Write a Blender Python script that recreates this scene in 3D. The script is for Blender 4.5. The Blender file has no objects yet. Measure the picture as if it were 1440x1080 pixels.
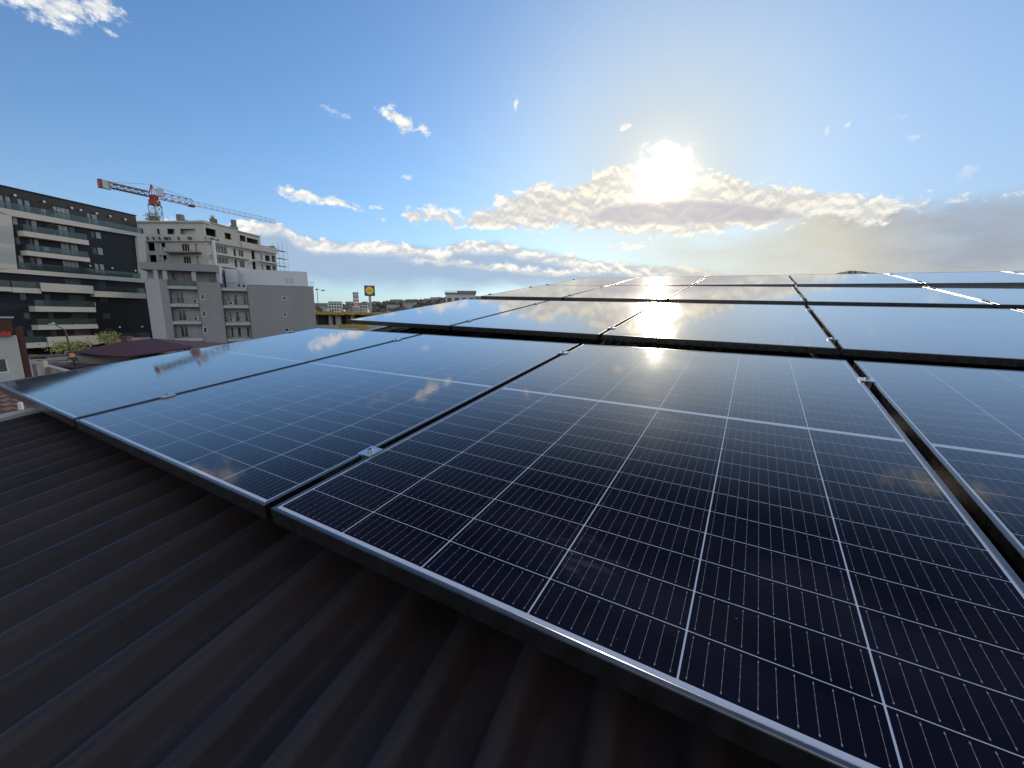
import bpy, bmesh, math, random
from mathutils import Matrix, Vector
random.seed(7)
S = bpy.context.scene
COL = S.collection
R = math.radians

# ------------------------------------------------------------------ camera
CAM_H = 8.5
cd = bpy.data.cameras.new("camera"); cam = bpy.data.objects.new("camera", cd); COL.objects.link(cam)
cd.sensor_fit = 'HORIZONTAL'; cd.sensor_width = 36.0
cd.lens = 36.0 * 570.208 / 1440.0
cd.clip_start = 0.02; cd.clip_end = 20000
cam.location = (0, 0, CAM_H)
cam.rotation_euler = (R(90 - 9.459), 0, 0)
S.camera = cam

# ------------------------------------------------------------------ sky and sun
SUN_AZ, SUN_EL = 19.3, 16.7           # degrees, azimuth to the right of the view axis
S.view_settings.view_transform = 'Standard'; S.view_settings.look = 'None'
S.view_settings.exposure = 0.0; S.view_settings.gamma = 1.0
S.cycles.use_denoising = True
S.cycles.max_bounces = 6; S.cycles.diffuse_bounces = 3; S.cycles.glossy_bounces = 4
S.cycles.sample_clamp_indirect = 6.0

class N:
    """tiny expression builder over shader math nodes"""
    def __init__(s, nt): s.nt = nt
    def val(s, op, *a, clamp=False):
        n = s.nt.nodes.new('ShaderNodeMath'); n.operation = op; n.use_clamp = clamp
        for i, x in enumerate(a):
            if isinstance(x, (int, float)): n.inputs[i].default_value = x
            else: s.nt.links.new(x, n.inputs[i])
        return n.outputs[0]
    def add(s, a, b): return s.val('ADD', a, b)
    def sub(s, a, b): return s.val('SUBTRACT', a, b)
    def mul(s, a, b): return s.val('MULTIPLY', a, b)
    def div(s, a, b): return s.val('DIVIDE', a, b)
    def mn(s, a, b): return s.val('MINIMUM', a, b)
    def mx(s, a, b): return s.val('MAXIMUM', a, b)
    def absv(s, a): return s.val('ABSOLUTE', a)
    def lt(s, a, b): return s.val('LESS_THAN', a, b)
    def gt(s, a, b): return s.val('GREATER_THAN', a, b)
    def fract(s, a): return s.val('FRACT', a)
    def clamp(s, a): return s.val('ADD', a, 0.0, clamp=True)
    def step(s, e0, e1, x):           # smoothstep
        n = s.nt.nodes.new('ShaderNodeMapRange'); n.interpolation_type = 'SMOOTHSTEP'
        s.nt.links.new(x, n.inputs[0]); n.inputs[1].default_value = e0; n.inputs[2].default_value = e1
        return n.outputs[0]
    def lin(s, e0, e1, x, a=0., b=1.):
        n = s.nt.nodes.new('ShaderNodeMapRange'); s.nt.links.new(x, n.inputs[0])
        for i, v in enumerate((e0, e1, a, b)): n.inputs[i + 1].default_value = v
        return n.outputs[0]
    def xyz(s, x, y, z=0.0):
        n = s.nt.nodes.new('ShaderNodeCombineXYZ')
        for i, v in enumerate((x, y, z)):
            if isinstance(v, (int, float)): n.inputs[i].default_value = v
            else: s.nt.links.new(v, n.inputs[i])
        return n.outputs[0]
    def sep(s, v):
        n = s.nt.nodes.new('ShaderNodeSeparateXYZ'); s.nt.links.new(v, n.inputs[0]); return n.outputs
    def noise(s, vec, scale=1., detail=5., rough=.55, dist=0.):
        n = s.nt.nodes.new('ShaderNodeTexNoise'); n.inputs['Scale'].default_value = scale
        n.inputs['Detail'].default_value = detail; n.inputs['Roughness'].default_value = rough
        n.inputs['Distortion'].default_value = dist
        if vec is not None: s.nt.links.new(vec, n.inputs['Vector'])
        return n.outputs['Fac']
    def curve(s, x, pts, x0, x1, y0, y1):
        n = s.nt.nodes.new('ShaderNodeFloatCurve')
        xx = s.lin(x0, x1, x)
        s.nt.links.new(xx, n.inputs['Value'])
        c = n.mapping.curves[0]
        P = [((a - x0) / (x1 - x0), (b - y0) / (y1 - y0)) for a, b in pts]
        while len(c.points) < len(P): c.points.new(.5, .5)
        for q, p_ in zip(c.points, P): q.location = p_; q.handle_type = 'VECTOR'
        n.mapping.update()
        return s.lin(0, 1, n.outputs[0], y0, y1)
    def mix(s, f, a, b, mode='MIX'):
        n = s.nt.nodes.new('ShaderNodeMix'); n.data_type = 'RGBA'; n.blend_type = mode
        n.clamp_factor = True
        for k, v in ((0, f), (6, a), (7, b)):
            if isinstance(v, (int, float)): n.inputs[k].default_value = v
            elif isinstance(v, (tuple, list)): n.inputs[k].default_value = (*v[:3], 1)
            else: s.nt.links.new(v, n.inputs[k])
        return n.outputs[2]
    def scale(s, c, f): return s.mix(1.0, c, s.xyz(f, f, f), 'MULTIPLY')

def build_world():
    w = bpy.data.worlds.new("World"); S.world = w; w.use_nodes = True
    nt = w.node_tree; nt.nodes.clear(); g = N(nt)
    out = nt.nodes.new('ShaderNodeOutputWorld'); bg = nt.nodes.new('ShaderNodeBackground')
    nt.links.new(bg.outputs[0], out.inputs[0])
    sky = nt.nodes.new('ShaderNodeTexSky'); sky.sky_type = 'NISHITA'; sky.sun_disc = False
    sky.sun_elevation = R(SUN_EL); sky.sun_rotation = R(SUN_AZ)
    sky.altitude = 350; sky.air_density = 1.0; sky.dust_density = 0.6; sky.ozone_density = 2.2
    tc = nt.nodes.new('ShaderNodeTexCoord'); D = tc.outputs['Generated']
    X, Y, Z = g.sep(D)
    az = g.mul(g.val('ARCTAN2', X, Y), 180 / math.pi)
    el = g.mul(g.val('ARCSINE', Z), 180 / math.pi)
    # angle to the sun
    sd = (math.sin(R(SUN_AZ)) * math.cos(R(SUN_EL)), math.cos(R(SUN_AZ)) * math.cos(R(SUN_EL)), math.sin(R(SUN_EL)))
    vd = nt.nodes.new('ShaderNodeVectorMath'); vd.operation = 'DOT_PRODUCT'
    nt.links.new(D, vd.inputs[0]); vd.inputs[1].default_value = sd
    ang = g.mul(g.val('ARCCOSINE', g.mn(vd.outputs['Value'], 0.999999)), 180 / math.pi)
    def gauss(x, w_): return g.val('EXPONENT', g.mul(g.val('POWER', g.div(x, w_), 2.0), -1.0))
    def fall(x, w_): return g.val('EXPONENT', g.mul(x, -1.0 / w_))
    # noise fields, in degrees of sky
    P1 = g.xyz(g.mul(az, .42), g.mul(el, .62), 3.1)
    P2 = g.xyz(g.mul(az, .16), g.mul(el, .42), 8.7)
    nA = g.sub(g.noise(P1, 1.0, 8., .62, .35), .5)
    nB = g.sub(g.noise(P2, 1.0, 4., .5, .2), .5)
    nC = g.sub(g.noise(g.xyz(g.mul(az, .42), g.mul(g.sub(el, .5), .62), 3.1), 1.0, 8., .62, .35), .5)
    nF = g.sub(g.noise(g.xyz(g.mul(az, 1.5), g.mul(el, 2.0), 1.3), 1.0, 6., .6, .3), .5)
    SK = SKYC
    col = g.mix(1.0, sky.outputs[0], SK['gain'], 'MULTIPLY')
    # saturation towards the deep blue of the upper sky, pale low down
    low = g.val('EXPONENT', g.mul(g.mx(el, 0.0), -1 / 9.0))
    col = g.mix(g.mul(low, .8), col, SK['low'])
    rh = g.mul(g.mul(g.step(22., 50., az), g.val('EXPONENT', g.mul(g.mx(el, 0.0), -1 / 20.0))), .85)
    col = g.mix(rh, col, SK['righthaze'])
    # warm aureole
    a1 = g.add(g.mul(gauss(ang, 17.0), .68), g.mul(fall(ang, 18.0), .32))
    col = g.mix(g.clamp(a1), col, SK['aureole'])
    near = fall(ang, 9.0)
    white = g.mix(g.clamp(g.mul(near, 1.6)), SK['white'], SK['whitesun'])
    cream = g.mix(g.clamp(near), SK['cream'], SK['whitesun'])
    def over(c, a, cc): return g.mix(a, c, cc)
    # curves of the banks
    T2 = g.curve(az, [(-60, 9.5), (-36, 10.0), (-33, 10.3), (-31, 10.9), (-28.3, 10.9), (-27.2, 10.0), (-25.2, 9.4), (-20.3, 9.3), (-15, 9.5), (-11.4, 9.2), (-9.6, 8.6), (-7.6, 10), (-1.9, 10), (2.4, 9), (7.7, 8.2), (12.4, 7.3), (17, 6.7), (20.4, 6.5), (24.6, 5.8), (28.6, 5.1), (34, 3.5), (60, 3)], -60, 60, 0, 24)
    T1 = g.curve(az, [(-60, 8), (-19, 11.3), (-16.3, 12.2), (-13.5, 13.8), (-9.4, 14.0), (-6.6, 13.3), (-2.8, 14.6), (0.9, 16.3), (3.8, 17.1), (7.5, 16.5), (10.2, 17.3), (12.4, 18.8), (15.5, 19), (21.3, 19), (22.5, 18.6), (23.4, 16.7), (26.9, 16.4), (29.2, 14.9), (32, 14.6), (36.5, 13), (40, 12.0), (43.3, 11.2), (47.4, 10.9), (52, 10.4), (60, 10)], -60, 60, 0, 24)
    B1 = g.curve(az, [(-60, 16), (-19, 12.5), (-16.2, 12.4), (-13.1, 11.8), (-7.6, 11.2), (0, 11), (5.7, 11.4), (12.3, 10.6), (16.8, 9.8), (22, 9.6), (28, 9.8), (34, 9.9), (40, 9.3), (44, 9.9), (52, 9.9), (60, 9.8)], -60, 60, 0, 24)
    # --- low blue-grey bank under the white ridge
    sh = g.add(g.sub(T2, el), g.add(g.mul(nB, 1.8), .1))
    fade = g.step(2.6, 5.5, g.add(el, g.mul(nB, 2.5)))
    side = g.step(36., 22., az)
    aG = g.mul(g.mul(g.mul(g.step(-.2, 1.2, sh), fade), side), .92)
    gcol = g.mix(g.clamp(g.add(near, g.mul(nB, .6))), SK['lowgrey'], SK['lowgrey2'])
    col = over(col, aG, gcol)
    # pale light streaks below it
    aS = g.mul(g.step(.04, .28, g.noise(g.xyz(g.mul(az, .10), g.mul(el, .75), 2.0), 1.0, 3., .5, .6)), 0.0)
    # --- white ridge
    r0 = g.add(g.sub(T2, el), g.mul(nA, 3.0))
    thick = g.add(1.25, g.mul(g.noise(g.xyz(g.mul(az, .13), 0., 5.), 1.0, 3.), 1.6))
    aW = g.mul(g.step(0.0, .35, r0), g.step(0.0, 1.1, g.sub(g.add(thick, g.mul(nA, 2.2)), r0)))
    aW = g.mul(aW, g.step(33., 26., az))
    sh2 = g.step(-.10, .16, g.add(g.sub(nA, nC), g.mul(nA, .3)))
    wcol = g.mix(sh2, SK['shade'], white)
    # second bright line of the left low bank
    L2 = g.curve(az, [(-60, 7), (-22, 7.8), (-15, 7.4), (-8, 7.2), (-2, 6.6), (5, 5.9), (10, 6.0), (14, 6.3), (20, 6), (60, 5)], -60, 60, 0, 24)
    d2 = g.absv(g.add(g.sub(L2, el), g.mul(nA, 2.4)))
    a2 = g.mul(g.mul(g.step(.62, .12, d2), g.mul(g.step(-17., -9., az), g.step(18., 12., az))), .95)
    col = over(col, a2, wcol)
    col = over(col, aW, wcol)
    # --- great grey sheet on the right and the creamy veil in front of it
    e3 = g.add(g.sub(T1, el), g.mul(nB, 1.5))
    aR = g.mul(g.step(-.6, 2.2, e3), g.step(24., 35., g.add(az, g.add(g.mul(nB, 14.), g.mul(el, -.35)))))
    rc = g.mix(g.step(38., 50., g.add(az, g.add(g.mul(nB, 9.), g.mul(el, 0.35)))), SK['veil'], SK['rgrey'])
    lowpale = g.mul(g.step(5.5, 2.5, g.add(el, g.mul(nB, 3.))), .55)
    rc = g.mix(lowpale, rc, SK['veil'])
    col = over(col, g.mul(aR, g.add(.66, g.mul(g.step(-.25, .12, nB), .3))), rc)
    aV = g.mul(g.mul(g.step(10.5, 8.0, g.add(el, g.mul(nB, 4.))), g.step(14., 26., g.add(az, g.mul(nB, 10.)))), g.step(46., 32., az))
    col = over(col, g.mul(aV, g.lin(0, 12, el, .35, .75)), SK['veil'])
    # --- white bank round the sun
    brk = g.lin(-10., 14., az, 1.5, .1)
    b0 = g.sub(g.mn(g.add(g.sub(T1, el), g.mul(nA, 5.2)), g.add(g.sub(el, B1), g.mul(nA, 4.4))), g.mul(brk, g.add(.1, g.mul(nB, 1.6))))
    aB = g.mul(g.step(.0, .75, b0), g.step(58., 50., az))
    body = g.mix(g.step(.2, 2.4, b0), white, cream)
    bcol = g.mix(g.mul(g.sub(1.0, sh2), .9), body, SK['shade2'])
    # right end is a thin bright rim only
    rimonly = g.step(41., 46., az)
    thin = g.step(1.3, .5, g.add(g.sub(T1, el), g.mul(nA, 3.2)))
    aB = g.mul(aB, g.mx(g.sub(1.0, rimonly), thin))
    col = over(col, aB, bcol)
    # --- small clouds: (az, el, half width, half height, slope, strength)
    for (a, e, w_, h_, sl, st) in SMALL:
        da = g.sub(az, a); de = g.sub(g.sub(el, e), g.mul(da, sl))
        q = g.val('SQRT', g.add(g.val('POWER', g.div(da, w_), 2.), g.val('POWER', g.div(de, h_), 2.)))
        fld = g.add(g.sub(1.0, q), g.add(g.mul(nA, 2.8), g.mul(nF, 1.5)))
        al = g.mul(g.step(.0, .8, fld), st)
        al = g.mul(al, g.step(1.9, 1.2, q))
        col = over(col, al, g.mix(g.mul(g.sub(1.0, sh2), .55), white, SK['shade']))
    # --- glow of the sun through the cloud
    gl = g.add(g.mul(gauss(g.mx(g.sub(g.add(ang, g.mul(nA, -6.0)), .9), 0.), 1.35), SK['core']), g.mul(gauss(ang, 5.0), SK['halo']))
    glow = g.scale(SK['glowcol'], gl)
    col = g.mix(1.0, col, glow, 'ADD')
    # --- mauve streak of cloud below the sun
    ms = g.curve(az, [(-60, 12), (6, 12.4), (12, 12.9), (20, 12.7), (27, 12.0), (34, 10.9), (60, 10)], -60, 60, 0, 24)
    mh = g.curve(az, [(-60, 0.01), (7, .05), (12, .9), (16, 1.45), (22, 1.6), (28, 1.1), (33, .6), (37, .05), (60, .01)], -60, 60, 0, 24)
    mq = g.sub(g.add(mh, g.mul(nA, 1.9)), g.absv(g.sub(el, ms)))
    am = g.mul(g.mul(g.step(-.15, .55, mq), g.mul(g.step(7., 13., az), g.step(37., 32., az))), .78)
    col = over(col, am, g.mix(g.clamp(g.mul(near, .8)), SK['mauve'], SK['mauve2']))
    # --- broken bright cumulus, unseen, added behind the camera to light the facades
    bn = g.noise(g.xyz(g.mul(X, 3.), g.mul(Y, 3.), g.mul(Z, 5.)), 1.0, 6., .55)
    ab = g.mul(g.mul(g.step(.40, .56, bn), g.step(-.05, -.4, Y)), g.step(.02, .15, Z))
    col = over(col, g.mul(ab, .85), SK['behind'])
    nt.links.new(g.scale(col, 10.0), bg.inputs['Color'])
    bg.inputs['Strength'].default_value = 0.1

SKYC = dict(gain=(.093, .136, .174), low=(.50, .585, .63), righthaze=(.40, .51, .67), aureole=(.56, .585, .58), white=(1.03, 1.02, .98), whitesun=(1.25, 1.12, .84),
            cream=(.90, .875, .80), shade=(.62, .66, .70), shade2=(.65, .645, .64), lowgrey=(.37, .50, .68), lowgrey2=(.55, .60, .64),
            veil=(.69, .655, .54), rgrey=(.37, .405, .475), mauve=(.50, .49, .56), mauve2=(.70, .65, .66), core=4.0, halo=.38,
            glowcol=(1.0, .93, .74), behind=(1.5, 1.5, 1.45))
SMALL = [(-14.4, 23.0, 2.3, 1.1, -.35, 1.), (-11.2, 22.2, .9, .8, -.5, .95), (0.5, 25.1, .35, .9, 1.2, .8), (14.4, 22.3, .8, .35, .1, .85),
         (-26.5, 14.0, 3.2, .75, -.08, 1.), (-22.2, 13.7, 3.0, .6, -.12, 1.), (-17.6, 13.5, .8, .4, 0., .9), (-45.5, 25.2, 4.0, 1.6, .12, 1.),
         (-41.8, 26.2, 1.6, 1.1, .0, .9), (-41.4, 24.7, .7, .35, -.2, .8), (-21.8, 22.9, 1.5, .5, -.2, .35), (35.5, 18.6, .35, .7, .8, .45),
         (37.1, 18.6, .4, .6, .8, .5), (42.4, 16.4, .9, .5, .2, .3), (41.6, 18.4, .9, .3, -.1, .25), (-13.6, 17.1, .7, .3, 0., .7), (46.2, 12.6, .7, .6, .3, .3),
         (15.6, 9.0, 3.4, .55, .0, .75), (51., 29.7, 6.0, 1.5, -.12, 1.)]
build_world()
sl = bpy.data.lights.new("sun", 'SUN'); sun = bpy.data.objects.new("sun", sl); COL.objects.link(sun)
sl.energy = 2.3; sl.angle = R(1.6); sl.color = (1.0, .86, .66)
sun.rotation_euler = Vector((-math.sin(R(SUN_AZ)) * math.cos(R(SUN_EL)), -math.cos(R(SUN_AZ)) * math.cos(R(SUN_EL)), -math.sin(R(SUN_EL)))).to_track_quat('-Z', 'Y').to_euler()
sun.location = (20, 60, 40)

# ------------------------------------------------------------------ helpers
class MB:
    def __init__(s): s.v = []; s.f = []; s.m = []
    def face(s, pts, mi=0):
        b = len(s.v); s.v += [tuple(p) for p in pts]; s.f.append(tuple(range(b, b + len(pts)))); s.m.append(mi)
    def box(s, x0, x1, y0, y1, z0, z1, mi=0):
        if x0 > x1: x0, x1 = x1, x0
        if y0 > y1: y0, y1 = y1, y0
        if z0 > z1: z0, z1 = z1, z0
        b = len(s.v)
        s.v += [(x0, y0, z0), (x1, y0, z0), (x1, y1, z0), (x0, y1, z0), (x0, y0, z1), (x1, y0, z1), (x1, y1, z1), (x0, y1, z1)]
        for q in ((0, 3, 2, 1), (4, 5, 6, 7), (0, 1, 5, 4), (1, 2, 6, 5), (2, 3, 7, 6), (3, 0, 4, 7)):
            s.f.append(tuple(b + i for i in q)); s.m.append(mi)
    def bar(s, a, b, r, n=4, r2=None, mi=0):
        a = Vector(a); b = Vector(b); d = (b - a)
        if d.length < 1e-6: return
        q = d.to_track_quat('Z', 'Y'); r2 = r if r2 is None else r2
        i0 = len(s.v)
        for (c, rr) in ((a, r), (b, r2)):
            for k in range(n):
                t = 2 * math.pi * (k + .5) / n
                s.v.append(tuple(c + q @ Vector((rr * math.cos(t), rr * math.sin(t), 0))))
        for k in range(n):
            j = (k + 1) % n
            s.f.append((i0 + k, i0 + j, i0 + n + j, i0 + n + k)); s.m.append(mi)
        s.f.append(tuple(i0 + k for k in range(n))[::-1]); s.m.append(mi)
        s.f.append(tuple(i0 + n + k for k in range(n))); s.m.append(mi)
    def prism(s, poly, y0, y1, mi=0):                 # polygon in x,z extruded along y
        n = len(poly)
        s.face([(x, y0, z) for x, z in poly], mi); s.face([(x, y1, z) for x, z in poly][::-1], mi)
        for i in range(n):
            a, b = poly[i], poly[(i + 1) % n]
            s.face([(a[0], y0, a[1]), (a[0], y1, a[1]), (b[0], y1, b[1]), (b[0], y0, b[1])], mi)
    def hprism(s, poly, z0, z1, mi=0):                # polygon in x,y extruded along z
        n = len(poly)
        s.face([(x, y, z1) for x, y in poly], mi); s.face([(x, y, z0) for x, y in poly][::-1], mi)
        for i in range(n):
            a, b = poly[i], poly[(i + 1) % n]
            s.face([(a[0], a[1], z0), (b[0], b[1], z0), (b[0], b[1], z1), (a[0], a[1], z1)], mi)
    def build(s, name, mats, parent=None, bevel=0, smooth=False, recalc=True):
        me = bpy.data.meshes.new(name); me.from_pydata(s.v, [], s.f)
        if not isinstance(mats, (list, tuple)): mats = [mats]
        for m in mats: me.materials.append(m)
        for p, mi in zip(me.polygons, s.m): p.material_index = mi; p.use_smooth = smooth
        if recalc:
            bm = bmesh.new(); bm.from_mesh(me); bmesh.ops.remove_doubles(bm, verts=bm.verts, dist=1e-5) if smooth else None
            bmesh.ops.recalc_face_normals(bm, faces=bm.faces); bm.to_mesh(me); bm.free()
        o = bpy.data.objects.new(name, me); COL.objects.link(o)
        if parent: o.parent = parent
        if bevel:
            b = o.modifiers.new('bevel', 'BEVEL'); b.width = bevel; b.segments = 2; b.limit_method = 'ANGLE'
        return o
def tag(o, label, cat, group=None, kind=None):
    if label: o['label'] = label
    if cat: o['category'] = cat
    if group: o['group'] = group
    if kind: o['kind'] = kind
    return o
def thing(name, label, cat, loc=(0, 0, 0), rz=0., group=None, matrix=None):
    o = bpy.data.objects.new(name, None); COL.objects.link(o); o.empty_display_size = .3
    if matrix is not None: o.matrix_world = matrix
    else: o.location = loc; o.rotation_euler = (0, 0, rz)
    return tag(o, label, cat, group)
def copy_tree(o, parent=None):
    c = o.copy(); COL.objects.link(c)
    if parent: c.parent = parent
    for ch in o.children: copy_tree(ch, c)
    return c

# ------------------------------------------------------------------ materials
def mat(name, col, rough=.6, metal=0., spec=.5, noise=None, bump=None, coords='Object'):
    m = bpy.data.materials.new(name); m.use_nodes = True; nt = m.node_tree
    b = nt.nodes['Principled BSDF']; g = N(nt)
    b.inputs['Roughness'].default_value = rough; b.inputs['Metallic'].default_value = metal
    b.inputs['Specular IOR Level'].default_value = spec
    b.inputs['Base Color'].default_value = (*col, 1)
    if noise or bump:
        tc = nt.nodes.new('ShaderNodeTexCoord').outputs[coords]
    if noise:                                         # (scale, amount, stretch z)
        sc, am = noise[:2]; st = noise[2] if len(noise) > 2 else 1.
        mp = nt.nodes.new('ShaderNodeMapping'); mp.inputs['Scale'].default_value = (1, 1, st); nt.links.new(tc, mp.inputs[0])
        f = g.noise(mp.outputs[0], sc, 6., .6)
        f2 = g.noise(mp.outputs[0], sc * 9, 4., .6)
        k = g.add(1.0, g.mul(g.sub(g.add(g.mul(f, .7), g.mul(f2, .3)), .5), am * 2))
        nt.links.new(g.scale(col, k), b.inputs['Base Color'])
        nt.links.new(g.clamp(g.add(rough, g.mul(g.sub(f2, .5), .25))), b.inputs['Roughness'])
    if bump:
        bn = nt.nodes.new('ShaderNodeBump'); bn.inputs['Strength'].default_value = bump[1]; bn.inputs['Distance'].default_value = bump[2]
        nt.links.new(g.noise(tc, bump[0], 4., .6), bn.inputs['Height']); nt.links.new(bn.outputs[0], b.inputs['Normal'])
    return m
M = {}
M['frame'] = mat('black_anodised_aluminium', (.17, .17, .178), .28, 1., .5, noise=(4, .12))
M['steel'] = mat('bright_aluminium', (.62, .62, .63), .34, 1., .5, noise=(40, .12))
M['bolt'] = mat('bolt_steel', (.35, .35, .36), .3, 1.)
M['label'] = mat('paper_label', (.62, .62, .6), .6)
M['ink'] = mat('label_ink', (.03, .03, .03), .6)
M['rail'] = mat('mill_aluminium', (.38, .38, .38), .45, 1.)

# solar glass: cells, busbars and gaps drawn in the panel's own metres
PW, PL = 1.1332, 1.7249
XM, CP, RP, CG = .0116, .185, .0699, .0163
def solar_material():
    m = bpy.data.materials.new('solar_glass'); m.use_nodes = True; nt = m.node_tree; g = N(nt)
    b = nt.nodes['Principled BSDF']
    tc = nt.nodes.new('ShaderNodeTexCoord').outputs['Object']
    x, y, z = g.sep(tc)
    oi = nt.nodes.new('ShaderNodeObjectInfo')
    u = g.div(g.sub(x, XM), CP); fu = g.fract(u)
    dcol = g.mul(g.mn(fu, g.sub(1., fu)), CP)
    v = g.sub(g.absv(g.sub(y, PL / 2)), CG / 2)
    fv_ = g.fract(g.div(v, RP)); drow = g.mul(g.mn(fv_, g.sub(1., fv_)), RP)
    linec = g.lt(dcol, .00105); liner = g.lt(drow, .00055)
    inx = g.mul(g.gt(u, 0.005), g.lt(u, 5.995)); iny = g.mul(g.gt(v, 0.), g.lt(v, RP * 12))
    cell = g.mul(g.mul(g.sub(1., linec), g.sub(1., liner)), g.mul(inx, iny))
    cell = g.mul(cell, g.gt(g.add(dcol, drow), .0026))
    # busbars: eleven to a cell, with solder pads
    fb = g.fract(g.mul(fu, 11.)); db = g.mul(g.absv(g.sub(fb, .5)), CP / 11.)
    pads = g.fract(g.mul(fv_, 5.)); pad = g.lt(g.absv(g.sub(pads, .5)), .07)
    endp = g.lt(g.absv(g.sub(drow, .0065)), .0011)
    hw = g.add(.00019, g.add(g.mul(pad, .00016), g.mul(endp, .00035)))
    bus = g.mul(g.mul(g.lt(db, hw), cell), g.gt(drow, .0045))
    # tone of each cell varies a little
    wn = nt.nodes.new('ShaderNodeTexWhiteNoise'); wn.noise_dimensions = '3D'
    nt.links.new(g.xyz(g.val('FLOOR', u), g.val('FLOOR', g.div(g.add(y, 0), RP)), oi.outputs['Random']), wn.inputs[0])
    tone = g.add(.75, g.mul(wn.outputs['Value'], .5))
    cc = g.scale((.0052, .0048, .0125), tone)
    col = g.mix(cell, (.45, .49, .58), cc)
    col = g.mix(g.mul(bus, .8), col, (.29, .29, .32))
    # dust film, specks and dried water marks
    off = g.mul(oi.outputs['Random'], 37.)
    P = g.xyz(g.add(x, off), y, off)
    film = g.noise(P, 3.2, 5., .6, .4)
    vo = nt.nodes.new('ShaderNodeTexVoronoi'); vo.inputs['Scale'].default_value = 46.; nt.links.new(P, vo.inputs['Vector'])
    sz = g.noise(P, 21., 2.)
    speck = g.lt(vo.outputs['Distance'], g.mul(g.mx(g.sub(sz, .53), 0.), .42))
    streak = g.noise(g.xyz(g.mul(g.add(x, off), 16.), g.mul(y, 60.), off), 1., 5., .65, .5)
    blot = g.step(.645, .76, g.noise(g.xyz(g.add(x, g.mul(off, 1.7)), y, 3.), 3.4, 2., .5))
    smear = g.mul(blot, g.step(.48, .7, streak))
    dust = g.clamp(g.add(g.mul(g.step(.40, .75, film), .016), g.add(g.mul(speck, .30), g.mul(smear, .16))))
    col = g.mix(dust, col, (.52, .50, .52))
    nt.links.new(col, b.inputs['Base Color'])
    rg = g.add(.030, g.add(g.mul(g.step(.3, .8, film), .02), g.mul(dust, .4)))
    nt.links.new(rg, b.inputs['Roughness'])
    b.inputs['Specular IOR Level'].default_value = 0.
    bn = nt.nodes.new('ShaderNodeBump'); bn.inputs['Strength'].default_value = .05; bn.inputs['Distance'].default_value = .003
    h = g.add(g.noise(g.xyz(g.mul(x, 3.), g.mul(y, 14.), off), 1., 3., .5), g.mul(g.noise(P, 260., 2.), .10))
    nt.links.new(h, bn.inputs['Height']); nt.links.new(bn.outputs[0], b.inputs['Normal'])
    # anti-reflection coat: almost nothing head on, a mirror at a grazing look
    gl = nt.nodes.new('ShaderNodeBsdfGlossy'); nt.links.new(rg, gl.inputs['Roughness']); nt.links.new(bn.outputs[0], gl.inputs['Normal'])
    lw = nt.nodes.new('ShaderNodeLayerWeight'); lw.inputs['Blend'].default_value = .5
    fz = g.add(.008, g.mul(g.val('POWER', g.step(.40, .98, lw.outputs['Facing']), 1.7), .97))
    ms = nt.nodes.new('ShaderNodeMixShader'); nt.links.new(fz, ms.inputs[0]); nt.links.new(b.outputs[0], ms.inputs[1])
    g2 = nt.nodes.new('ShaderNodeBsdfGlossy'); g2.inputs['Roughness'].default_value = .42
    m2 = nt.nodes.new('ShaderNodeMixShader'); nt.links.new(g.add(.025, g.mul(g.step(.35, .8, film), .03)), m2.inputs[0])
    nt.links.new(gl.outputs[0], m2.inputs[1]); nt.links.new(g2.outputs[0], m2.inputs[2]); nt.links.new(m2.outputs[0], ms.inputs[2])
    nt.links.new(ms.outputs[0], nt.nodes['Material Output'].inputs[0])
    return m
M['glass'] = solar_material()
def roof_material():
    m = bpy.data.materials.new('dark_roof_sheet'); m.use_nodes = True; nt = m.node_tree; g = N(nt)
    b = nt.nodes['Principled BSDF']
    tc = nt.nodes.new('ShaderNodeTexCoord').outputs['Object']
    x, y, z = g.sep(tc)
    grain = g.noise(tc, 230., 4., .75); dirt = g.noise(g.xyz(g.mul(x, 5.), g.mul(y, 2.), 0.), 1., 6., .65)
    k = g.add(.35, g.add(g.mul(grain, .8), g.mul(g.sub(dirt, .5), 1.7)))
    col = g.scale((.029, .0195, .0215), k)
    vo = nt.nodes.new('ShaderNodeTexVoronoi'); vo.inputs['Scale'].default_value = 18.; nt.links.new(tc, vo.inputs['Vector'])
    sp = g.lt(vo.outputs['Distance'], g.mul(g.mx(g.sub(g.noise(tc, 9., 2.), .60), 0.), .55))
    scuff = g.mul(g.step(.66, .75, g.noise(g.xyz(g.mul(x, 2.6), g.mul(y, 1.6), 4.), 1., 3., .5)), g.step(.5, .72, g.noise(g.xyz(g.mul(x, 60.), g.mul(y, 22.), 1.), 1., 4., .7)))
    col = g.mix(g.clamp(g.add(g.mul(sp, .5), g.mul(scuff, .35))), col, (.11, .095, .09))
    nt.links.new(col, b.inputs['Base Color'])
    nt.links.new(g.add(.40, g.mul(g.sub(g.add(grain, dirt), .5), .22)), b.inputs['Roughness'])
    b.inputs['Specular IOR Level'].default_value = .42
    bn = nt.nodes.new('ShaderNodeBump'); bn.inputs['Strength'].default_value = .35; bn.inputs['Distance'].default_value = .002
    nt.links.new(grain, bn.inputs['Height']); nt.links.new(bn.outputs[0], b.inputs['Normal'])
    return m
M['roof'] = roof_material()
M['verge'] = mat('pale_verge_trim', (.42, .41, .40), .5, 0., .5, noise=(6, .3))
M['plaster'] = mat('house_plaster', (.45, .42, .36), .85, noise=(1.5, .2))

# ------------------------------------------------------------------ roof and solar panels
RM = Matrix(((0.86377693, 0.50192073, -0.04432836), (-0.50327053, 0.85509075, -0.12465381), (-0.02466156, 0.12998225, 0.99120958)))
RO = Vector((-0.47683045, 0.7479536, 8.12756241))
PLANE = Matrix.Translation(RO) @ RM.to_4x4()          # roof frame: x along the eave, y up the slope, z off the roof

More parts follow.
